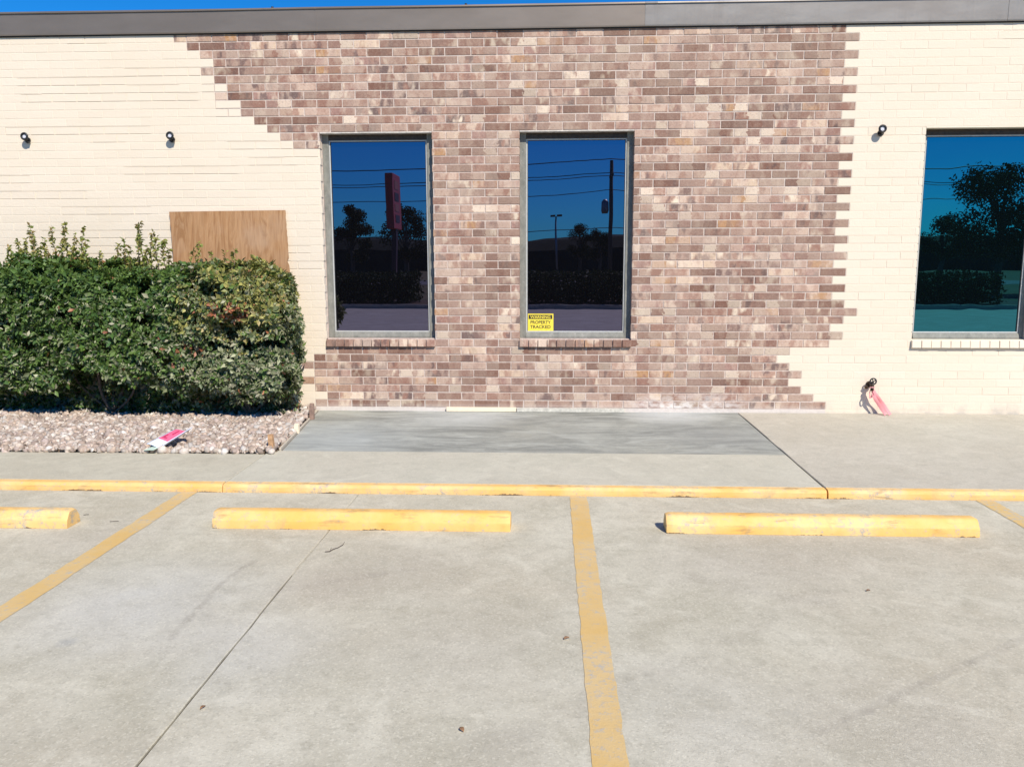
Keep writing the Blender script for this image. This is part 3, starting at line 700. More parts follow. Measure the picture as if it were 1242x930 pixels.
# ------------------------------------------------------------------ wheel stops
def wheel_stop(x0, x1, yf, label, seed):
    r = random.Random(seed); n = 96; ln = x1-x0; Dp, Hh = .152, .102
    pr = [(0, 0), (.001, .02), (.003, .046), (.005, .052), (.010, .058), (.030, .088), (.036, .095), (.043, .100), (.052, Hh), (.100, Hh), (.109, .100), (.116, .095), (.122, .088), (.142, .058), (.149, .046), (Dp, 0)]
    P = len(pr); mb = MB()
    for i in range(n+1):
        x = ln*i/n
        en = max(0, 1-min(x, ln-x)/.018)
        for j, (y, z) in enumerate(pr):
            v = Vector((x*5+seed*9, j*.45, seed)); d = .0022*mnoise.noise(v)+.0012*mnoise.noise(v*5)
            chip = max(0, mnoise.noise(Vector((x*7, seed*3.3, 1.7)))-.35)*.03 if j in (0, 1) else 0
            yy = Dp/2+(y-Dp/2)*(1-.07*en**2)+d*(1 if y < Dp/2 else -1)+chip; zz = z*(1-.07*en**2)+(d if z > .03 else 0)+(chip*.4 if j == 1 else 0)
            mb.v.append((x, yy, max(0, zz)))
    for i in range(n):
        for j in range(P): mb.f.append((i*P+j, i*P+(j+1) % P, (i+1)*P+(j+1) % P, (i+1)*P+j))
    mb.f += [tuple(reversed(range(P))), tuple(n*P+j for j in range(P))]
    root = tag(empty('wheel_stop', (x0, yf, .001)), label, 'wheel stop', 'yellow wheel stops')
    o = mb.build('body', M['stop_yellow'], root, smooth=True); o.data.set_sharp_from_angle(angle=math.radians(35))
    for q in (.22, .78):
        m2 = MB(); m2.tube([(ln*q, Dp/2, Hh-.006), (ln*q, Dp/2, Hh+.0015)], .011, 10); m2.build('anchor_pin', M['stop_yellow'], root)
    return root
a2 = on_z(258.5, 639.5, 0); b2 = on_z(619, 644.5, 0); a3 = on_z(808.7, 647.3, 0); b3 = on_z(1190.5, 653, 0); e1 = on_z(80.4, 641.6, 0)
wheel_stop(a2.x, b2.x, 4.765, 'yellow concrete wheel stop between the two bright painted lines, joint crossing beneath it', 1)
wheel_stop(a3.x, b3.x, 4.775, 'yellow concrete wheel stop beside the faded painted line', 2)
wheel_stop(e1.x-1.85, e1.x, 4.72, 'yellow concrete wheel stop in the bay facing the hedge', 3)

# ------------------------------------------------------------------ gravel bed
def leafmesh(name, V, F, Cc, m, parent=None, loc=(0, 0, 0)):
    """V (n,3) verts, F (m,k) faces, Cc per-vertex colour"""
    me = bpy.data.meshes.new(name); V = np.asarray(V, np.float32); F = np.asarray(F, np.int32); k = F.shape[1]
    me.vertices.add(len(V)); me.vertices.foreach_set('co', V.ravel()); me.loops.add(F.size); me.loops.foreach_set('vertex_index', F.ravel())
    me.polygons.add(len(F)); me.polygons.foreach_set('loop_start', np.arange(len(F), dtype=np.int32)*k); me.update(calc_edges=True); me.validate()
    at = me.color_attributes.new('leafcol', 'FLOAT_COLOR', 'POINT'); cc = np.ones((len(V), 4), np.float32); cc[:, :3] = Cc; at.data.foreach_set('color', cc.ravel())
    me.materials.append(m); o = bpy.data.objects.new(name, me); COL.objects.link(o); o.location = loc
    if parent: o.parent = parent
    return o
NPR = np.random.default_rng(5)
bed = MB(); gx0 = -15.8
poly = [(gx0, YG+.004), (gfr.x-.03, YG+.07), (gbk.x-.03, D-.001), (gx0, D-.001)]; k = 4
bed.v = [(x, y, -.05) for x, y in poly]+[(x, y, .066) for x, y in poly]; bed.f = [(i, (i+1) % 4, 4+(i+1) % 4, 4+i) for i in range(4)]+[(4, 5, 6, 7)]
bed = tag(bed.build('planting_bed', M['soil']), kind='structure')
# stones
bm = bmesh.new(); bmesh.ops.create_icosphere(bm, subdivisions=1, radius=1); ico = np.array([v.co[:] for v in bm.verts]); icf = np.array([[v.index for v in f.verts] for f in bm.faces]); bm.free()
N = 15000; xs_ = NPR.uniform(-5.9, gfr.x+.02, N*2); ys_ = NPR.uniform(YG-.008, D-.03, N*2)
keep = xs_ < (gfr.x-.045+(gbk.x-gfr.x)*(ys_-YF)/(D-YF)); front = NPR.random(N*2) < np.where(ys_ < 7.9, 1, .55); keep &= front
xs_, ys_ = xs_[keep][:N], ys_[keep][:N]; n = len(xs_)
rad = .010+.030*NPR.random(n)**2.2
hill = .02*np.sin(xs_*2.1)*np.sin(ys_*3.3)+.018
zs_ = .066+np.maximum(.002, hill*np.clip((ys_-YG)*5, 0, 1))+NPR.uniform(.002, .022, n)
sc3 = rad[:, None]*NPR.uniform(.65, 1.35, (n, 3)); sc3[:, 2] *= .8
q = NPR.normal(size=(n, 4)); q /= np.linalg.norm(q, axis=1)[:, None]
def qrot(q, v):
    w_, u = q[:, None, :1], q[:, None, 1:]; t = 2*np.cross(np.broadcast_to(u, v.shape), v); return v+w_*t+np.cross(np.broadcast_to(u, v.shape), t)
vv = ico[None]*(1+NPR.uniform(-.28, .22, (n, len(ico), 1)))*sc3[:, None, :]; vv = qrot(q, vv)+np.stack([xs_, ys_, zs_], 1)[:, None, :]
ff = icf[None]+(np.arange(n)*len(ico))[:, None, None]
pal = np.array([(.62, .53, .45), (.70, .63, .56), (.52, .41, .33), (.45, .35, .29), (.74, .70, .65), (.58, .47, .42), (.36, .28, .24)])
cc = pal[NPR.choice(7, n, p=[.22, .16, .20, .14, .08, .12, .08])]*NPR.uniform(.55, 1.05, (n, 1))
go = leafmesh('gravel', vv.reshape(-1, 3), ff.reshape(-1, 3), np.repeat(cc, len(ico), 0), M['gravel']); tag(go, 'pale tan and pink gravel stones covering the planting bed', 'gravel', kind='stuff')

# form board along the skew edge, stakes
mb = MB(); d = Vector((gbk.x-gfr.x, D-YF, 0)); dn = d.normalized(); pr_ = Vector((dn.y, -dn.x, 0))
A0 = Vector((gfr.x-.026, YF+.0, 0)); pts = []
for t, s in ((.0, 0), (.985, 0), (.985, 1), (.0, 1)): q_ = A0+d*t+pr_*.018*s; pts.append((q_.x, q_.y))
mb.prism(pts, 2, .02, .088); tag(mb.build('edging_board', M['edge_form'], bevel=.003), 'thin pale timber edging between the gravel and the grey slab', 'edging board')
def stake(px, py, ht, wd, m, label, lean):
    p = on_z(px, py, .075); mb = MB(); r = random.Random(px)
    rings = [(.0, 1), (.35, 1.0), (.8, .98), (1, .9)]; k = 4
    for t, s in rings:
        for (cx, cy) in ((-1, -.5), (1, -.5), (1, .5), (-1, .5)): mb.v.append((cx*wd/2*s+lean*t*ht+r.uniform(-.002, .002), cy*wd*s+r.uniform(-.002, .002), t*ht+(r.uniform(-.006, .006) if t == 1 else 0)))
    for i in range(3):
        for j in range(4): mb.f.append((i*4+j, i*4+(j+1) % 4, i*4+4+(j+1) % 4, i*4+4+j))
    mb.f += [(3, 2, 1, 0), (12, 13, 14, 15)]
    tag(mb.build('wooden_stake', m, loc=(p.x, p.y, .066), bevel=.002), label, 'stake', 'wooden stakes along the gravel edge')
stake(330, 546, .145, .040, M['stake_wood'], 'orange brown wooden stake at the front corner of the gravel', -.06)
stake(378.5, 508, .165, .042, M['stake_brown'], 'greyish brown wooden stake beside the wall at the end of the edging', .02)
stake(360, 524, .09, .045, M['cream_strip'], 'short pale wooden stake halfway along the edging board', .03)

# discarded placard
pl = on_z(206, 541, .10); root = tag(empty('discarded_placard', (pl.x, pl.y, .105)), 'crumpled white placard with a red panel lying on the gravel', 'placard')
def sheet(name, x0, x1, y0, y1, m, lift, thick=.003):
    nx, ny = 14, 14; mb = MB()
    def S(u, v):
        x = u*.19; y = v*.25
        z = .022+.075*v+.013*math.sin(u*5.2+1.0)*(1-v*.4)+.015*(u-.5)*(v-.3)+(.03*max(0, u-.72)/.28 if u > .72 else 0)
        return Vector((x-.10+.06*(v-.5), y-.12+.02*u, z+lift))
    for i in range(nx+1):
        for j in range(ny+1): mb.v.append(tuple(S(x0+(x1-x0)*i/nx, y0+(y1-y0)*j/ny)))
    for i in range(nx):
        for j in range(ny): a_ = i*(ny+1)+j; mb.f.append((a_, a_+ny+1, a_+ny+2, a_+1))
    o = mb.build(name, m, root, smooth=True); s_ = o.modifiers.new('s', 'SOLIDIFY'); s_.thickness = thick; s_.offset = 0; return o
sheet('sheet', 0, 1, 0, 1, M['paper_white'], 0, .004); sheet('red_panel', .12, .62, .34, .97, M['paper_red'], .004, .001)
sheet('printed_mark', .36, .44, .66, .90, M['paper_mark'], .0065, .001); sheet('printed_mark', .20, .28, .42, .62, M['paper_mark'], .0065, .001); sheet('printed_mark', .28, .42, .42, .48, M['paper_mark'], .0065, .001)
root.rotation_euler = (math.radians(4), 0, math.radians(-22))
mb = MB(); pw = on_z(183, 546, .09)
mb.v = [(-.05, -.02, 0), (.04, -.03, .006), (.07, .05, .02), (-.02, .04, .012), (-.05, -.02, .003), (.04, -.03, .009), (.07, .05, .023), (-.02, .04, .015)]
mb.f = [(0, 3, 2, 1), (4, 5, 6, 7), (0, 1, 5, 4), (1, 2, 6, 5), (2, 3, 7, 6), (3, 0, 4, 7)]
tag(mb.build('paper_scrap', M['paper_green'], loc=(pw.x, pw.y, .093)), 'pale green paper scrap on the gravel beside the white placard', 'paper scrap')

# plywood board leaning on the wall behind the hedge
ply = empty('plywood_board', (0, 0, 0)); tag(ply, 'brown plywood board leaning against the cream wall behind the hedge', 'plywood board')
def plypt(u, v, y_off=0.):
    T1, T2 = on_y(205, 257, 8.295), on_y(346, 255, 8.295); B1, B2 = on_y(225, 498, 8.13), on_y(364, 496, 8.13)
    B1.z = B2.z = .075
    return (T1.lerp(T2, u)).lerp(B1.lerp(B2, u), v)
mb = MB(); nv = 60; r = random.Random(4)
le = [(u_, i/nv) for i in range(nv+1) for u_ in (0,)]
for i in range(nv+1):
    v = i/nv; jl = .004*r.random(); jr = .005*r.random()+(.012 if r.random() < .14 else 0)
    for u_ in (jl, 1-jr):
        p_ = plypt(u_, v); mb.v += [tuple(p_), (p_.x, p_.y+.012, p_.z)]
for i in range(nv):
    a_ = 4*i; b_ = 4*i+4
    mb.f += [(a_, a_+2, b_+2, b_), (a_+1, b_+1, b_+3, a_+3), (a_, b_, b_+1, a_+1), (a_+2, a_+3, b_+3, b_+2)]
mb.f += [(0, 1, 3, 2), (4*nv, 4*nv+2, 4*nv+3, 4*nv+1)]
o = mb.build('sheet', M['plywood'], ply)

# ------------------------------------------------------------------ hedge
hed = tag(empty('hedge', (-4.2, 7.75, .066)), 'trimmed evergreen hedge in the gravel bed with bronze and yellow tinged end', 'hedge')
HX0, HX1, HY0, HY1, HZ0, HZ1 = -6.4, -2.44, 7.50, 8.20, .30, 1.60
def hedge_shell(n):
    """points on the clipped hedge's surface with outward normals"""
    A = [((HX1-HX0)*(HZ1-HZ0)*1.0, 'f'), ((HX1-HX0)*(HY1-HY0), 't'), ((HY1-HY0)*(HZ1-HZ0)*1.2, 'r'), ((HX1-HX0)*(HY1-HY0)*.5, 'b'), ((HX1-HX0)*.5, 'k')]
    tot = sum(a for a, _ in A); P, Nn = [], []
    for a, s in A:
        m_ = int(n*a/tot); x = NPR.uniform(HX0, HX1, m_); y = NPR.uniform(HY0, HY1, m_); z = NPR.uniform(HZ0, HZ1, m_); nn_ = np.zeros((m_, 3))
        if s == 'f': y[:] = HY0; nn_[:, 1] = -1
        if s == 't': z[:] = HZ1; nn_[:, 2] = 1
        if s == 'r': x[:] = HX1; nn_[:, 0] = 1
        if s == 'b': z[:] = HZ0; nn_[:, 2] = -1
        if s == 'k': y[:] = HY1; nn_[:, 1] = 1; z = NPR.uniform(HZ1-.5, HZ1, m_)
        P.append(np.stack([x, y, z], 1)); Nn.append(nn_)
    P, Nn = np.concatenate(P), np.concatenate(Nn)
    # round the corners (superellipse pull) 
    cx, hx = HX1-.6, .6; u = np.clip((P[:, 0]-cx)/hx, 0, 1); vy = (P[:, 1]-(HY0+HY1)/2)/((HY1-HY0)/2); vz = (P[:, 2]-(HZ0+HZ1)/2)/((HZ1-HZ0)/2)
    k = 5.0; s_ = (np.abs(u)**k+np.abs(vy)**k+np.abs(vz)**k)**(1/k); s_ = np.maximum(s_, 1)
    G_ = np.stack([np.abs(u)**(k-1)/hx, np.sign(vy)*np.abs(vy)**(k-1)/((HY1-HY0)/2), np.sign(vz)*np.abs(vz)**(k-1)/((HZ1-HZ0)/2)], 1); G_ /= np.linalg.norm(G_, axis=1)[:, None]+1e-9
    P = np.stack([np.where(u > 0, cx+u*hx/s_, P[:, 0]), (HY0+HY1)/2+vy/s_*(HY1-HY0)/2, (HZ0+HZ1)/2+vz/s_*(HZ1-HZ0)/2], 1)
    P[:, 2] -= .16*np.clip((P[:, 0]+3.05)/.6, 0, 1)**1.3*np.clip((P[:, 2]-.6)/1.0, 0, 1)-.03*np.sin(P[:, 0]*2.3)*np.clip((P[:, 2]-.9)/.7, 0, 1)
    return P, .5*Nn+.5*G_
def fbm(P, s, o=0.):
    # cheap smooth noise: sum of rotated sines
    x, y, z = P[:, 0]*s+o, P[:, 1]*s+o*1.3, P[:, 2]*s+o*.7
    return (np.sin(x*1.3+1.7*np.sin(y*.9+z*1.1))+np.sin(z*1.7+1.3*np.sin(x*1.1-y*.7)+2.)+np.sin((x+z)*.93+1.1*np.sin(z*2.1-x*.5)+y*1.9))/3.
def leaves(P, Nn, size, aspect, tilt):
    n = len(P); d = NPR.normal(size=(n, 3)); nr = Nn*1.0+d*tilt+np.array([0.1, -.12, .30]); nr /= np.linalg.norm(nr, axis=1)[:, None]
    t = NPR.normal(size=(n, 3)); t[:, 2] += .4; t -= nr*(t*nr).sum(1)[:, None]; t /= np.linalg.norm(t, axis=1)[:, None]; bt = np.cross(nr, t)
    ln = size*NPR.uniform(.7, 1.3, n)[:, None]; wd = ln*aspect; cup = wd*NPR.uniform(.1, .6, n)[:, None]
    V = np.stack([P, P+t*ln*.48+bt*wd*.5+nr*cup*.6, P+t*ln-nr*ln*.08, P+t*ln*.48-bt*wd*.5+nr*cup*.6], 1)
    return V
n = 21000; P, Nn = hedge_shell(n)
lump = .09*fbm(P, 3.1)+.065*fbm(P, 8.3, 3.)
depth = np.abs(NPR.normal(0, .075, len(P)))-.02
P = P+Nn*(lump-depth-.02)[:, None]
gap = fbm(P, 6.5, 9.)+.6*fbm(P, 13., 4.)
nz = (P[:, 2]-HZ0)/(HZ1-HZ0)
keep = (gap > -.42+.55*np.clip(.40-nz, 0, 1)+.30*np.clip((-4.0-P[:, 0])*.5, 0, 1)*np.clip(1-nz, 0, 1)) | (depth > .09)
# the dark hollow that runs under the overhang at the yellowed end, and the open gap at the stems
hol = (np.abs(P[:, 2]-(.83+.03*np.sin(P[:, 0]*9))) < .055*(1+.5*np.sin(P[:, 0]*7))) & (P[:, 0] > -3.25) & (P[:, 0] < -2.45) & (P[:, 1] < 7.75)
hol |= (((P[:, 0]+4.33)/.36)**2+((P[:, 2]-.30)/.30)**2 < 1) & (P[:, 1] < 7.95)
hol |= (P[:, 2] < .42+.10*np.sin(P[:, 0]*4.)+.05*np.sin(P[:, 0]*11.)) & (P[:, 0] < -3.5)
keep &= ~hol
P, Nn, depth = P[keep], Nn[keep], depth[keep]
fb = 4500; inner = np.stack([NPR.uniform(HX0, HX1-.08, fb), NPR.uniform(7.92, 8.2, fb), NPR.uniform(.08, 1.3, fb)], 1)   # fill leaves added against the wall to darken the gap under the hedge
P = np.concatenate([P, inner]); Nn = np.concatenate([Nn, NPR.normal(size=(fb, 3))]); n = len(P)
def rosettes(P, Nn, size, k):
    n = len(P); Nr = Nn+NPR.normal(size=(n, 3))*.45+np.array([.05, -.10, .22]); Nr /= np.linalg.norm(Nr, axis=1)[:, None]
    sz = size*NPR.uniform(.65, 1.35, n)
    A = np.repeat(np.arange(n), k); ax = Nr[A]; h = NPR.normal(size=(len(A), 3)); h -= ax*(h*ax).sum(1)[:, None]; h /= np.linalg.norm(h, axis=1)[:, None]
    lift = NPR.uniform(.05, .9, len(A))[:, None]; t = h+ax*lift; t /= np.linalg.norm(t, axis=1)[:, None]
    nr = ax-h*lift+NPR.normal(size=(len(A), 3))*.25; nr -= t*(nr*t).sum(1)[:, None]; nr /= np.linalg.norm(nr, axis=1)[:, None]; bt = np.cross(nr, t)
    ln = (sz[A]*NPR.uniform(.6, 1.25, len(A)))[:, None]; wd = ln*NPR.uniform(.38, .6, len(A))[:, None]; cup = wd*NPR.uniform(.05, .5, len(A))[:, None]
    B = P[A]-ax*NPR.uniform(0, .035, len(A))[:, None]+h*.004
    return np.stack([B, B+t*ln*.5+bt*wd*.5+nr*cup*.6, B+t*ln-nr*ln*NPR.uniform(-.05, .25, len(A))[:, None], B+t*ln*.5-bt*wd*.5+nr*cup*.6], 1), A
V, LA = rosettes(P, Nn, .050, 7)
P = P[LA]; n = len(P)
green = np.array([(.042, .085, .018), (.06, .115, .022), (.085, .145, .028), (.05, .10, .03), (.10, .155, .04)]); olive = np.array([(.23, .23, .06), (.28, .26, .08), (.19, .20, .065), (.16, .19, .08), (.30, .24, .10)])
silver_glint = np.array([(.20, .22, .12), (.28, .29, .18), (.15, .175, .09), (.29, .28, .19), (.11, .14, .07)]); rust = np.array([(.30, .10, .05), (.34, .14, .08), (.24, .10, .06)])  # first palette: grey leaf tint with sun glints painted into the colour
xr = np.clip((P[:, 0]+3.45+.28*fbm(P, 3.0, 2.))/.5, 0, 1); ol = xr*np.clip((P[:, 2]-.82+.12*fbm(P, 4., 7.))/.2, 0, 1)*np.clip((-2.42-P[:, 0]+.1*fbm(P, 5., 1.))/.12, .12, 1)
sv = np.clip(.22+.75*np.clip((P[:, 0]+3.9+.3*fbm(P, 2.4, 5.))/.8, 0, 1)+.25*np.clip((.9-P[:, 2])/.4, 0, 1)-.5*np.clip((P[:, 2]-1.25)/.25, 0, 1), 0, 1)
cc = green[NPR.integers(0, 5, n)]; m_ = NPR.random(n) < sv*.75; cc[m_] = silver_glint[NPR.integers(0, 5, m_.sum())]; m_ = NPR.random(n) < ol*.8; cc[m_] = olive[NPR.integers(0, 5, m_.sum())]
rs = (fbm(P, 5.2, 11.) > .50) & (P[:, 0] > -3.5) & (P[:, 2] > .75); m_ = rs & (NPR.random(n) < .55); cc[m_] = rust[NPR.integers(0, 3, m_.sum())]; m_ = NPR.random(n) < .006; cc[m_] = rust[NPR.integers(0, 3, m_.sum())]
cc = cc*NPR.uniform(.8, 1.6, (n, 1))
idx = np.arange(n)*4; F = np.concatenate([np.stack([idx, idx+1, idx+2], 1), np.stack([idx, idx+2, idx+3], 1)])
def local(V, o): return np.asarray(V).reshape(-1, 3)-np.array(o.location[:])
fo = leafmesh('foliage', local(V, hed), F, np.repeat(cc, 4, 0), M['hedge_leaf'], hed); fo['kind'] = 'stuff'
# upright untrimmed shoots
def shoots(specs):
    st = MB(); LP, LN, LC = [], [], []
    for (x, y, h, lean) in specs:
        n_ = 7; z0 = HZ1-.12; pts = []
        for i in range(n_+1):
            t = i/n_; pts.append((x+lean*t*t*h+.008*math.sin(9*t+x*7), y+.015*math.sin(5*t+x), z0+t*h))
        st.tube(pts, [.0045-.003*i/n_ for i in range(n_+1)], 5)
        for k_ in range(int(h*210)):
            t = rng.random()**.85; i = min(int(t*n_), n_-1); f_ = t*n_-i; q_ = Vector(pts[i]).lerp(Vector(pts[i+1]), f_)
            an = rng.uniform(0, 2*math.pi); el = rng.uniform(.2, .9); LP.append((q_.x+rng.uniform(-.008, .008), q_.y, q_.z)); LN.append((math.cos(an), math.sin(an), el))
            c_ = rng.choice([(.27, .28, .06), (.22, .26, .06), (.32, .30, .09), (.16, .21, .05), (.27, .19, .08)]); s_ = rng.uniform(.8, 1.2); LC.append(tuple(q*s_ for q in c_))
    return st, np.array(LP), np.array(LN), np.array(LC)
specs = []
for px, py in ((8, 300), (22, 291), (38, 272), (42, 285), (30, 290), (54, 290), (66, 276), (80, 271), (75, 290), (92, 284), (98, 276), (103, 290), (14, 305), (47, 300), (88, 300), (60, 305), (28, 303),
               (140, 297), (150, 290), (165, 269), (172, 281), (181, 281), (190, 288), (157, 300), (198, 290), (178, 298), (205, 300), (238, 296), (231, 303), (120, 306), (258, 305), (272, 306), (283, 303)):
    y = 7.65+rng.uniform(0, .35); p_ = on_y(px, py, y); h = p_.z-(HZ1-.12); specs.append((p_.x, y, max(.12, h), rng.uniform(-.12, .12)))
st, LP, LN, LC = shoots(specs)
V = leaves(LP, LN, .040, .52, .35); n = len(LP); idx = np.arange(n)*4; F = np.concatenate([np.stack([idx, idx+1, idx+2], 1), np.stack([idx, idx+2, idx+3], 1)])
so_ = leafmesh('shoot_leaves', local(V, hed), F, np.repeat(LC, 4, 0), M['hedge_leaf'], hed); so_['kind'] = 'stuff'
st.v = [(x-hed.location.x, y-hed.location.y, z-hed.location.z) for x, y, z in st.v]; st.build('shoots', M['bark'], hed)['kind'] = 'stuff'
# stems under the foliage
bx, by = -4.40, 7.98
for cx, cy, cnt in ((bx, by, 6), (-2.95, 7.9, 5), (-5.7, 7.9, 4)):
    for k_ in range(cnt):
        a_ = -1.1+2.2*k_/(cnt-1)+rng.uniform(-.15, .15); mb = MB(); h = rng.uniform(.55, .85); r0 = rng.uniform(.012, .024)
        pts = [(cx+math.sin(a_)*.6*t*h*(1.2-.3*t)+.02*math.sin(7*t+k_), cy+.12*math.sin(k_*2.1)*t, .07+t*h*math.cos(a_*.75)) for t in [i/6 for i in range(7)]]
        mb.tube(pts, [r0*(1-.55*i/6) for i in range(7)], 7); mb.v = [(x-hed.location.x, y-hed.location.y, z-hed.location.z) for x, y, z in mb.v]; mb.build('stem', M['bark'], hed, smooth=True)

# ------------------------------------------------------------------ litter on the lot
def fallen_leaf(px, py, ln, rz, label):
    p = on_z(px, py, 0); mb = MB(); n_ = 8
    for i in range(n_+1):
        t = i/n_; wd = ln*.30*math.sin(math.pi*min(1, t*1.05))**.8 if 0 < t < 1 else .0008; z = .003+.008*math.sin(t*3)*(ln/.05)
        mb.v += [((t-.5)*ln, -wd, z+.004), ((t-.5)*ln, 0, z-.001), ((t-.5)*ln, wd, z+.003)]
    for i in range(n_):
        for q in (0, 1): mb.f.append((3*i+q, 3*i+3+q, 3*i+4+q, 3*i+1+q))
    o = mb.build('fallen_leaf', M['dry_leaf'], loc=(p.x, p.y, .0015), smooth=True); o.rotation_euler = (0, 0, rz); s_ = o.modifiers.new('s', 'SOLIDIFY'); s_.thickness = .0012; s_.offset = 1
    tag(o, label, 'leaf', 'fallen leaves on the parking lot')
fallen_leaf(687, 775, .028, .6, 'dry brown leaf lying close beside the middle painted line'); fallen_leaf(560, 886, .026, 2.2, 'curled reddish brown leaf alone on open concrete between joint and painted line')
fallen_leaf(246, 859, .022, 1.1, 'small dark leaf next to the slab joint'); fallen_leaf(1053, 717, .02, .3, 'small dry leaf on the concrete in front of the wheel stop by the faded line')
p = on_z(395, 662, 0); mb = MB(); pts = [on_z(x_, y_, .004)-p for x_, y_ in ((394, 669), (400, 668.5), (404, 666), (410, 664), (416, 660.5), (418, 657))]
mb.tube([tuple(q) for q in pts], [.002, .0025, .0022, .002, .0018, .001], 6); mb.tube([tuple(pts[1]), tuple(on_z(402, 664, .004)-p)], .0012, 5)
tag(mb.build('twig', M['twig'], loc=(p.x, p.y, .001)), 'thin crooked dark twig on the concrete below the middle wheel stop', 'twig')
for px, py, ln, lab in ((138, 633, .05, 'tiny dark twig between a wheel stop and the painted line by the hedge'), (104, 625, .03, 'tiny dark twig at the end of the wheel stop facing the hedge')):
    p = on_z(px, py, 0); mb = MB(); mb.tube([(-ln/2, 0, .003), (0, .006, .004), (ln/2, .012, .003)], .0018, 5); tag(mb.build('twig', M['twig'], loc=(p.x, p.y, .001)), lab, 'twig')

# ------------------------------------------------------------------ the far side of the lot, seen mirrored in the window panes
GY = D+FR+.03
def mir(px, py, depth): p = on_y(px, py, depth); return Vector((p.x, 2*GY-depth, p.z))
def tree(base, h, rx, seed, label, name='broadleaf_tree', nl=5000, bare=.28, leaf=.16):
    root = tag(empty(name, base), label, 'tree', 'trees across the street'); r = random.Random(seed); npr = np.random.default_rng(seed)
    mb = MB(); r0 = h*.028; mb.tube([(0, 0, -.02), (.03*h*.3, 0, h*.2), (.02*h, .01*h, h*.45), (0, 0, h*.8)], [r0*1.3, r0, r0*.75, r0*.2], 8)
    cl = []
    for k_ in range(16):
        a_ = r.uniform(0, 6.28); zz = h*r.uniform(bare+.08, .93); fr = 1-abs((zz/h-.55)/.5)**2*.75; rr = rx*r.uniform(.25, .85)*max(.2, fr); tip = (math.cos(a_)*rr, math.sin(a_)*rr, zz); cl.append((tip, rx*r.uniform(.28, .5)))
        s_ = (0, 0, zz*.62); mb.tube([s_, ((s_[0]+tip[0])*.45, tip[1]*.45, zz*.85), tip], [r0*.4, r0*.28, r0*.08], 5)
    mb.build('trunk', M['bark'], root, smooth=True)
    P = []; Nn = []
    for (c_, rad_) in cl:
        m_ = nl//16; d_ = npr.normal(size=(m_, 3)); d_ /= np.linalg.norm(d_, axis=1)[:, None]; rr = rad_*npr.random(m_)**.4; P.append(np.array(c_)+d_*rr[:, None]*np.array([1, 1, .8])); Nn.append(d_)
    P, Nn = np.concatenate(P), np.concatenate(Nn); V = leaves(P, Nn, leaf, .6, .7); n_ = len(P); idx = np.arange(n_)*4
    F = np.concatenate([np.stack([idx, idx+1, idx+2], 1), np.stack([idx, idx+2, idx+3], 1)]); c_ = np.array([(.025, .045, .015), (.035, .055, .02), (.02, .035, .012)])[npr.integers(0, 3, n_)]*npr.uniform(.8, 1.2, (n_, 1))
    leafmesh('crown', V.reshape(-1, 3), F, np.repeat(c_, 4, 0), M['tree_leaf'], root)
def at_ground(px, depth): v = mir(px, 300, depth); return (v.x, v.y, -.06)
tree(at_ground(426, 52), 5.2, 1.35, 1, 'narrow dark tree across the street beside the red pylon sign')
tree(at_ground(492, 56), 5.4, 1.7, 2, 'spreading dark tree across the street behind the red pylon sign')
tree(at_ground(1212, 42), 6.0, 2.6, 3, 'large round dark tree across the street, tallest of the group', nl=9000)
tree(at_ground(1143, 60), 5.0, 1.7, 4, 'slender tree across the street standing apart from the largest tree')
tree(at_ground(703, 95), 5.6, 1.6, 5, 'small rounded tree beyond the street near the twin lamp post'); tree(at_ground(727, 90), 5.0, 1.5, 6, 'small low tree beyond the street near the utility pole')
# low border hedges on the kerbed verge
verge = MB(); verge.box(-24, 24, -14.2, -10.31, -.05, .10); verge = tag(verge.build('planted_verge', M['soil']), kind='structure')
mb = MB(); mb.box(-24, 24, -10.308, -10.16, -.012, .135); o = mb.build('verge_kerb', M['walk_concrete'], bevel=.012); tag(o, kind='structure')
def low_hedge(x0, x1, seed, label, ht=1.2):
    root = tag(empty('border_hedge', ((x0+x1)/2, -12.2, .10)), label, 'hedge', 'clipped hedges along the far side of the lot'); npr = np.random.default_rng(seed); n_ = int(8000*(x1-x0)/4)
    P = np.stack([npr.uniform(x0, x1, n_), npr.uniform(-13.3, -11.1, n_), npr.uniform(.15, ht, n_)], 1); P[:, 2] = np.minimum(P[:, 2], ht-.12+.12*fbm(P, 2.2, seed)); Nn = npr.normal(size=(n_, 3))+np.array([0, 0, .8]); V = leaves(P, Nn, .13, .6, .5)-np.array(root.location[:]); idx = np.arange(n_)*4
    F = np.concatenate([np.stack([idx, idx+1, idx+2], 1), np.stack([idx, idx+2, idx+3], 1)]); c_ = np.array([(.025, .045, .015), (.035, .055, .02)])[npr.integers(0, 2, n_)]
    leafmesh('foliage', V.reshape(-1, 3), F, np.repeat(c_, 4, 0), M['tree_leaf'], root); mb = MB()
    for i in range(int((x1-x0)/1.2)):
        x_ = x0+.6+i*1.2-root.location.x; mb.tube([(x_, 0, -.01), (x_+.1, .05, .3), (x_+.2, -.03, .6)], [.03, .022, .01], 6)
    mb.build('stems', M['bark'], root)
low_hedge(-14, -4.6, 1, 'clipped border hedge across the lot on the hedge side'); low_hedge(-3.6, 3.8, 2, 'clipped border hedge across the lot facing the brick section'); low_hedge(4.8, 15, 3, 'clipped border hedge across the lot facing the teal window', 1.15)
mb = MB(); mb.box(-160, 160, -48, -37, -.055, -.045); tag(mb.build('road', M['road']), kind='structure')
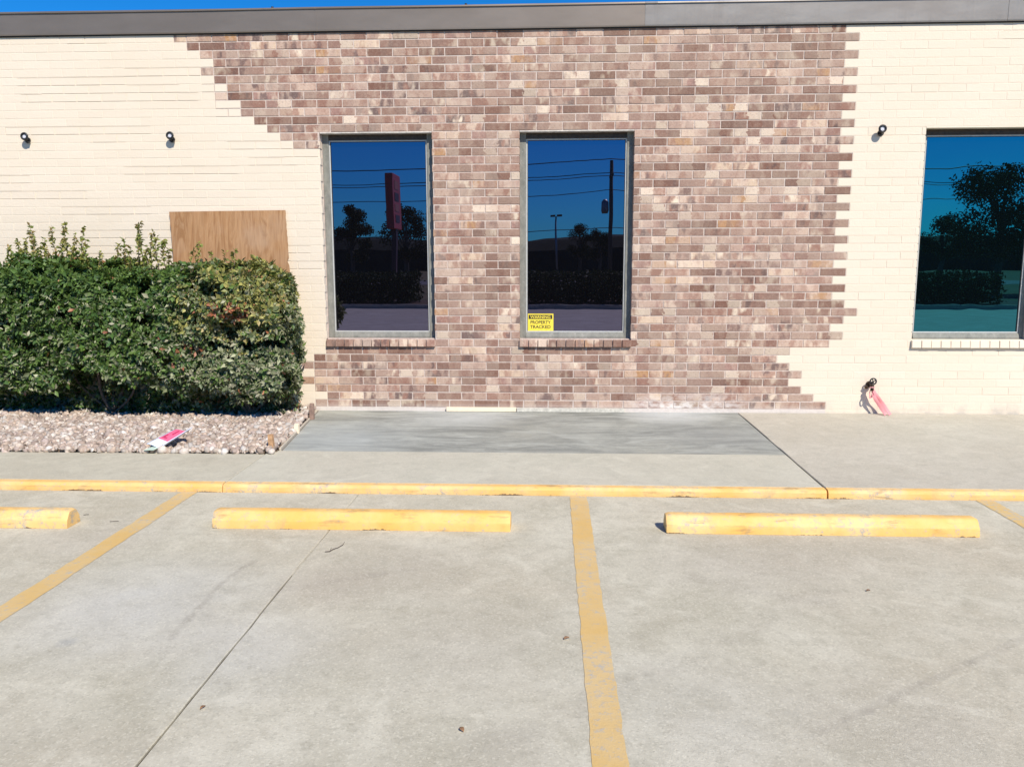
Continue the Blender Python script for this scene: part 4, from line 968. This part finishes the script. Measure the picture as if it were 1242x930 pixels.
# wooded rise on the horizon
mb = MB(); nx = 160
for i in range(nx+1):
    x_ = -240+480*i/nx; h = 4.7+1.2*mnoise.noise(Vector((x_*.045, 0, 0)))+.7*mnoise.noise(Vector((x_*.25, 3, 0)))
    for j, (yy, t) in enumerate(((-92, 0), (-94, .62), (-97, .92), (-104, 1.0), (-140, 1.05), (-190, 0))): mb.v.append((x_, yy+1.5*mnoise.noise(Vector((x_*.2, j, 1))), -.2+t*h+(.3*mnoise.noise(Vector((x_*.6, j*3, 2))) if 0 < t else 0)))
for i in range(nx):
    for j in range(5): mb.f.append((i*6+j, i*6+6+j, i*6+7+j, i*6+j+1))
tag(mb.build('hills', M['hill']), kind='structure')
# pylon sign
dp = 46.; v = mir(476, 211, dp); zt = v.z; zl = mir(476, 277, dp).z
ps = tag(empty('pylon_sign', (v.x, v.y, -.06)), 'tall narrow red pylon sign across the street', 'sign')
mb = MB(); mb.box(-.22, .18, -1.3, 1.0, zl, zt); mb.build('cabinet', M['sign_red'], ps, bevel=.03)
mb = MB(); mb.box(-.13, .13, -.25, .15, 0, zl); mb.build('post', M['sign_pole'], ps)
for k_ in range(4):
    z_ = zl+.35+k_*(zt-zl-.5)/4; mb = MB(); mb.box(.181, .20, -.62, .52, z_, z_+.42); mb.build('letter_panel', M['sign_letter'] if k_ % 2 else M['sign_pole'], ps)
# utility pole, wires, lamp post
dp = 51.; v = mir(742, 195, dp); poles = []
for xx, lab in ((v.x, 'wooden utility pole with a transformer behind the street'), (v.x-38, 'plain wooden utility pole far along the street past the pylon sign'), (v.x+38, 'plain wooden utility pole far along the street past the largest tree')):
    up = tag(empty('utility_pole', (xx, v.y, -.06)), lab, 'utility pole', 'utility poles along the street'); hgt = v.z+.06
    mb = MB(); mb.tube([(0, 0, 0), (0, 0, hgt)], [.15, .10], 10); mb.build('pole', M['pole_wood'], up, smooth=True)
    mb = MB(); mb.box(-.07, .07, -.9, .9, hgt-.95, hgt-.83); mb.build('crossarm', M['pole_wood'], up)
    if xx == v.x: mb = MB(); mb.tube([(-.36, 0, hgt-3.1), (-.36, 0, hgt-2.95), (-.36, 0, hgt-2.45), (-.36, 0, hgt-2.3)], [.16, .22, .22, .10], 12); mb.build('transformer', M['galv'], up, smooth=True)
    poles.append((xx, hgt-.06))
zs = [(v.z+.10, 0), (v.z-.78, -.85), (v.z-.78, .85), (v.z-1.75, .12), (v.z-3.9, .13)]
for lo_, hi_ in ((poles[1][0], poles[0][0]), (poles[0][0], poles[2][0])):
    for wi_, (z_, yo) in enumerate(zs):
        mb = MB(); pts = [(lo_+(hi_-lo_)*i/30, v.y+yo, z_-.62*(1-(2*i/30-1)**2)) for i in range(31)]; rr = .022 if wi_ else .03
        mb.tube(pts, rr, 5); tag(mb.build('overhead_wire', M['wire']), ('topmost thick overhead wire', 'near crossarm overhead wire', 'far crossarm overhead wire', 'overhead wire below the crossarm', 'lowest overhead wire')[wi_]+(' from the transformer pole past the pylon sign' if hi_ == poles[0][0] else ' from the transformer pole past the largest tree'), 'wire', 'overhead wires')
dp = 70.; v2 = mir(675, 262, dp); lpst = tag(empty('lamp_post', (v2.x, v2.y, -.06)), 'tall twin headed lamp post beyond the street', 'lamp post')
mb = MB(); mb.tube([(0, 0, 0), (0, 0, v2.z)], [.10, .06], 10); mb.build('post', M['galv'], lpst, smooth=True)
for s_ in (-1, 1): mb = MB(); mb.box(min(.06*s_, .48*s_), max(.06*s_, .48*s_), -.14, .14, v2.z-.02, v2.z+.14); mb.build('lamp_head', M['pole_wood'], lpst, bevel=.02)
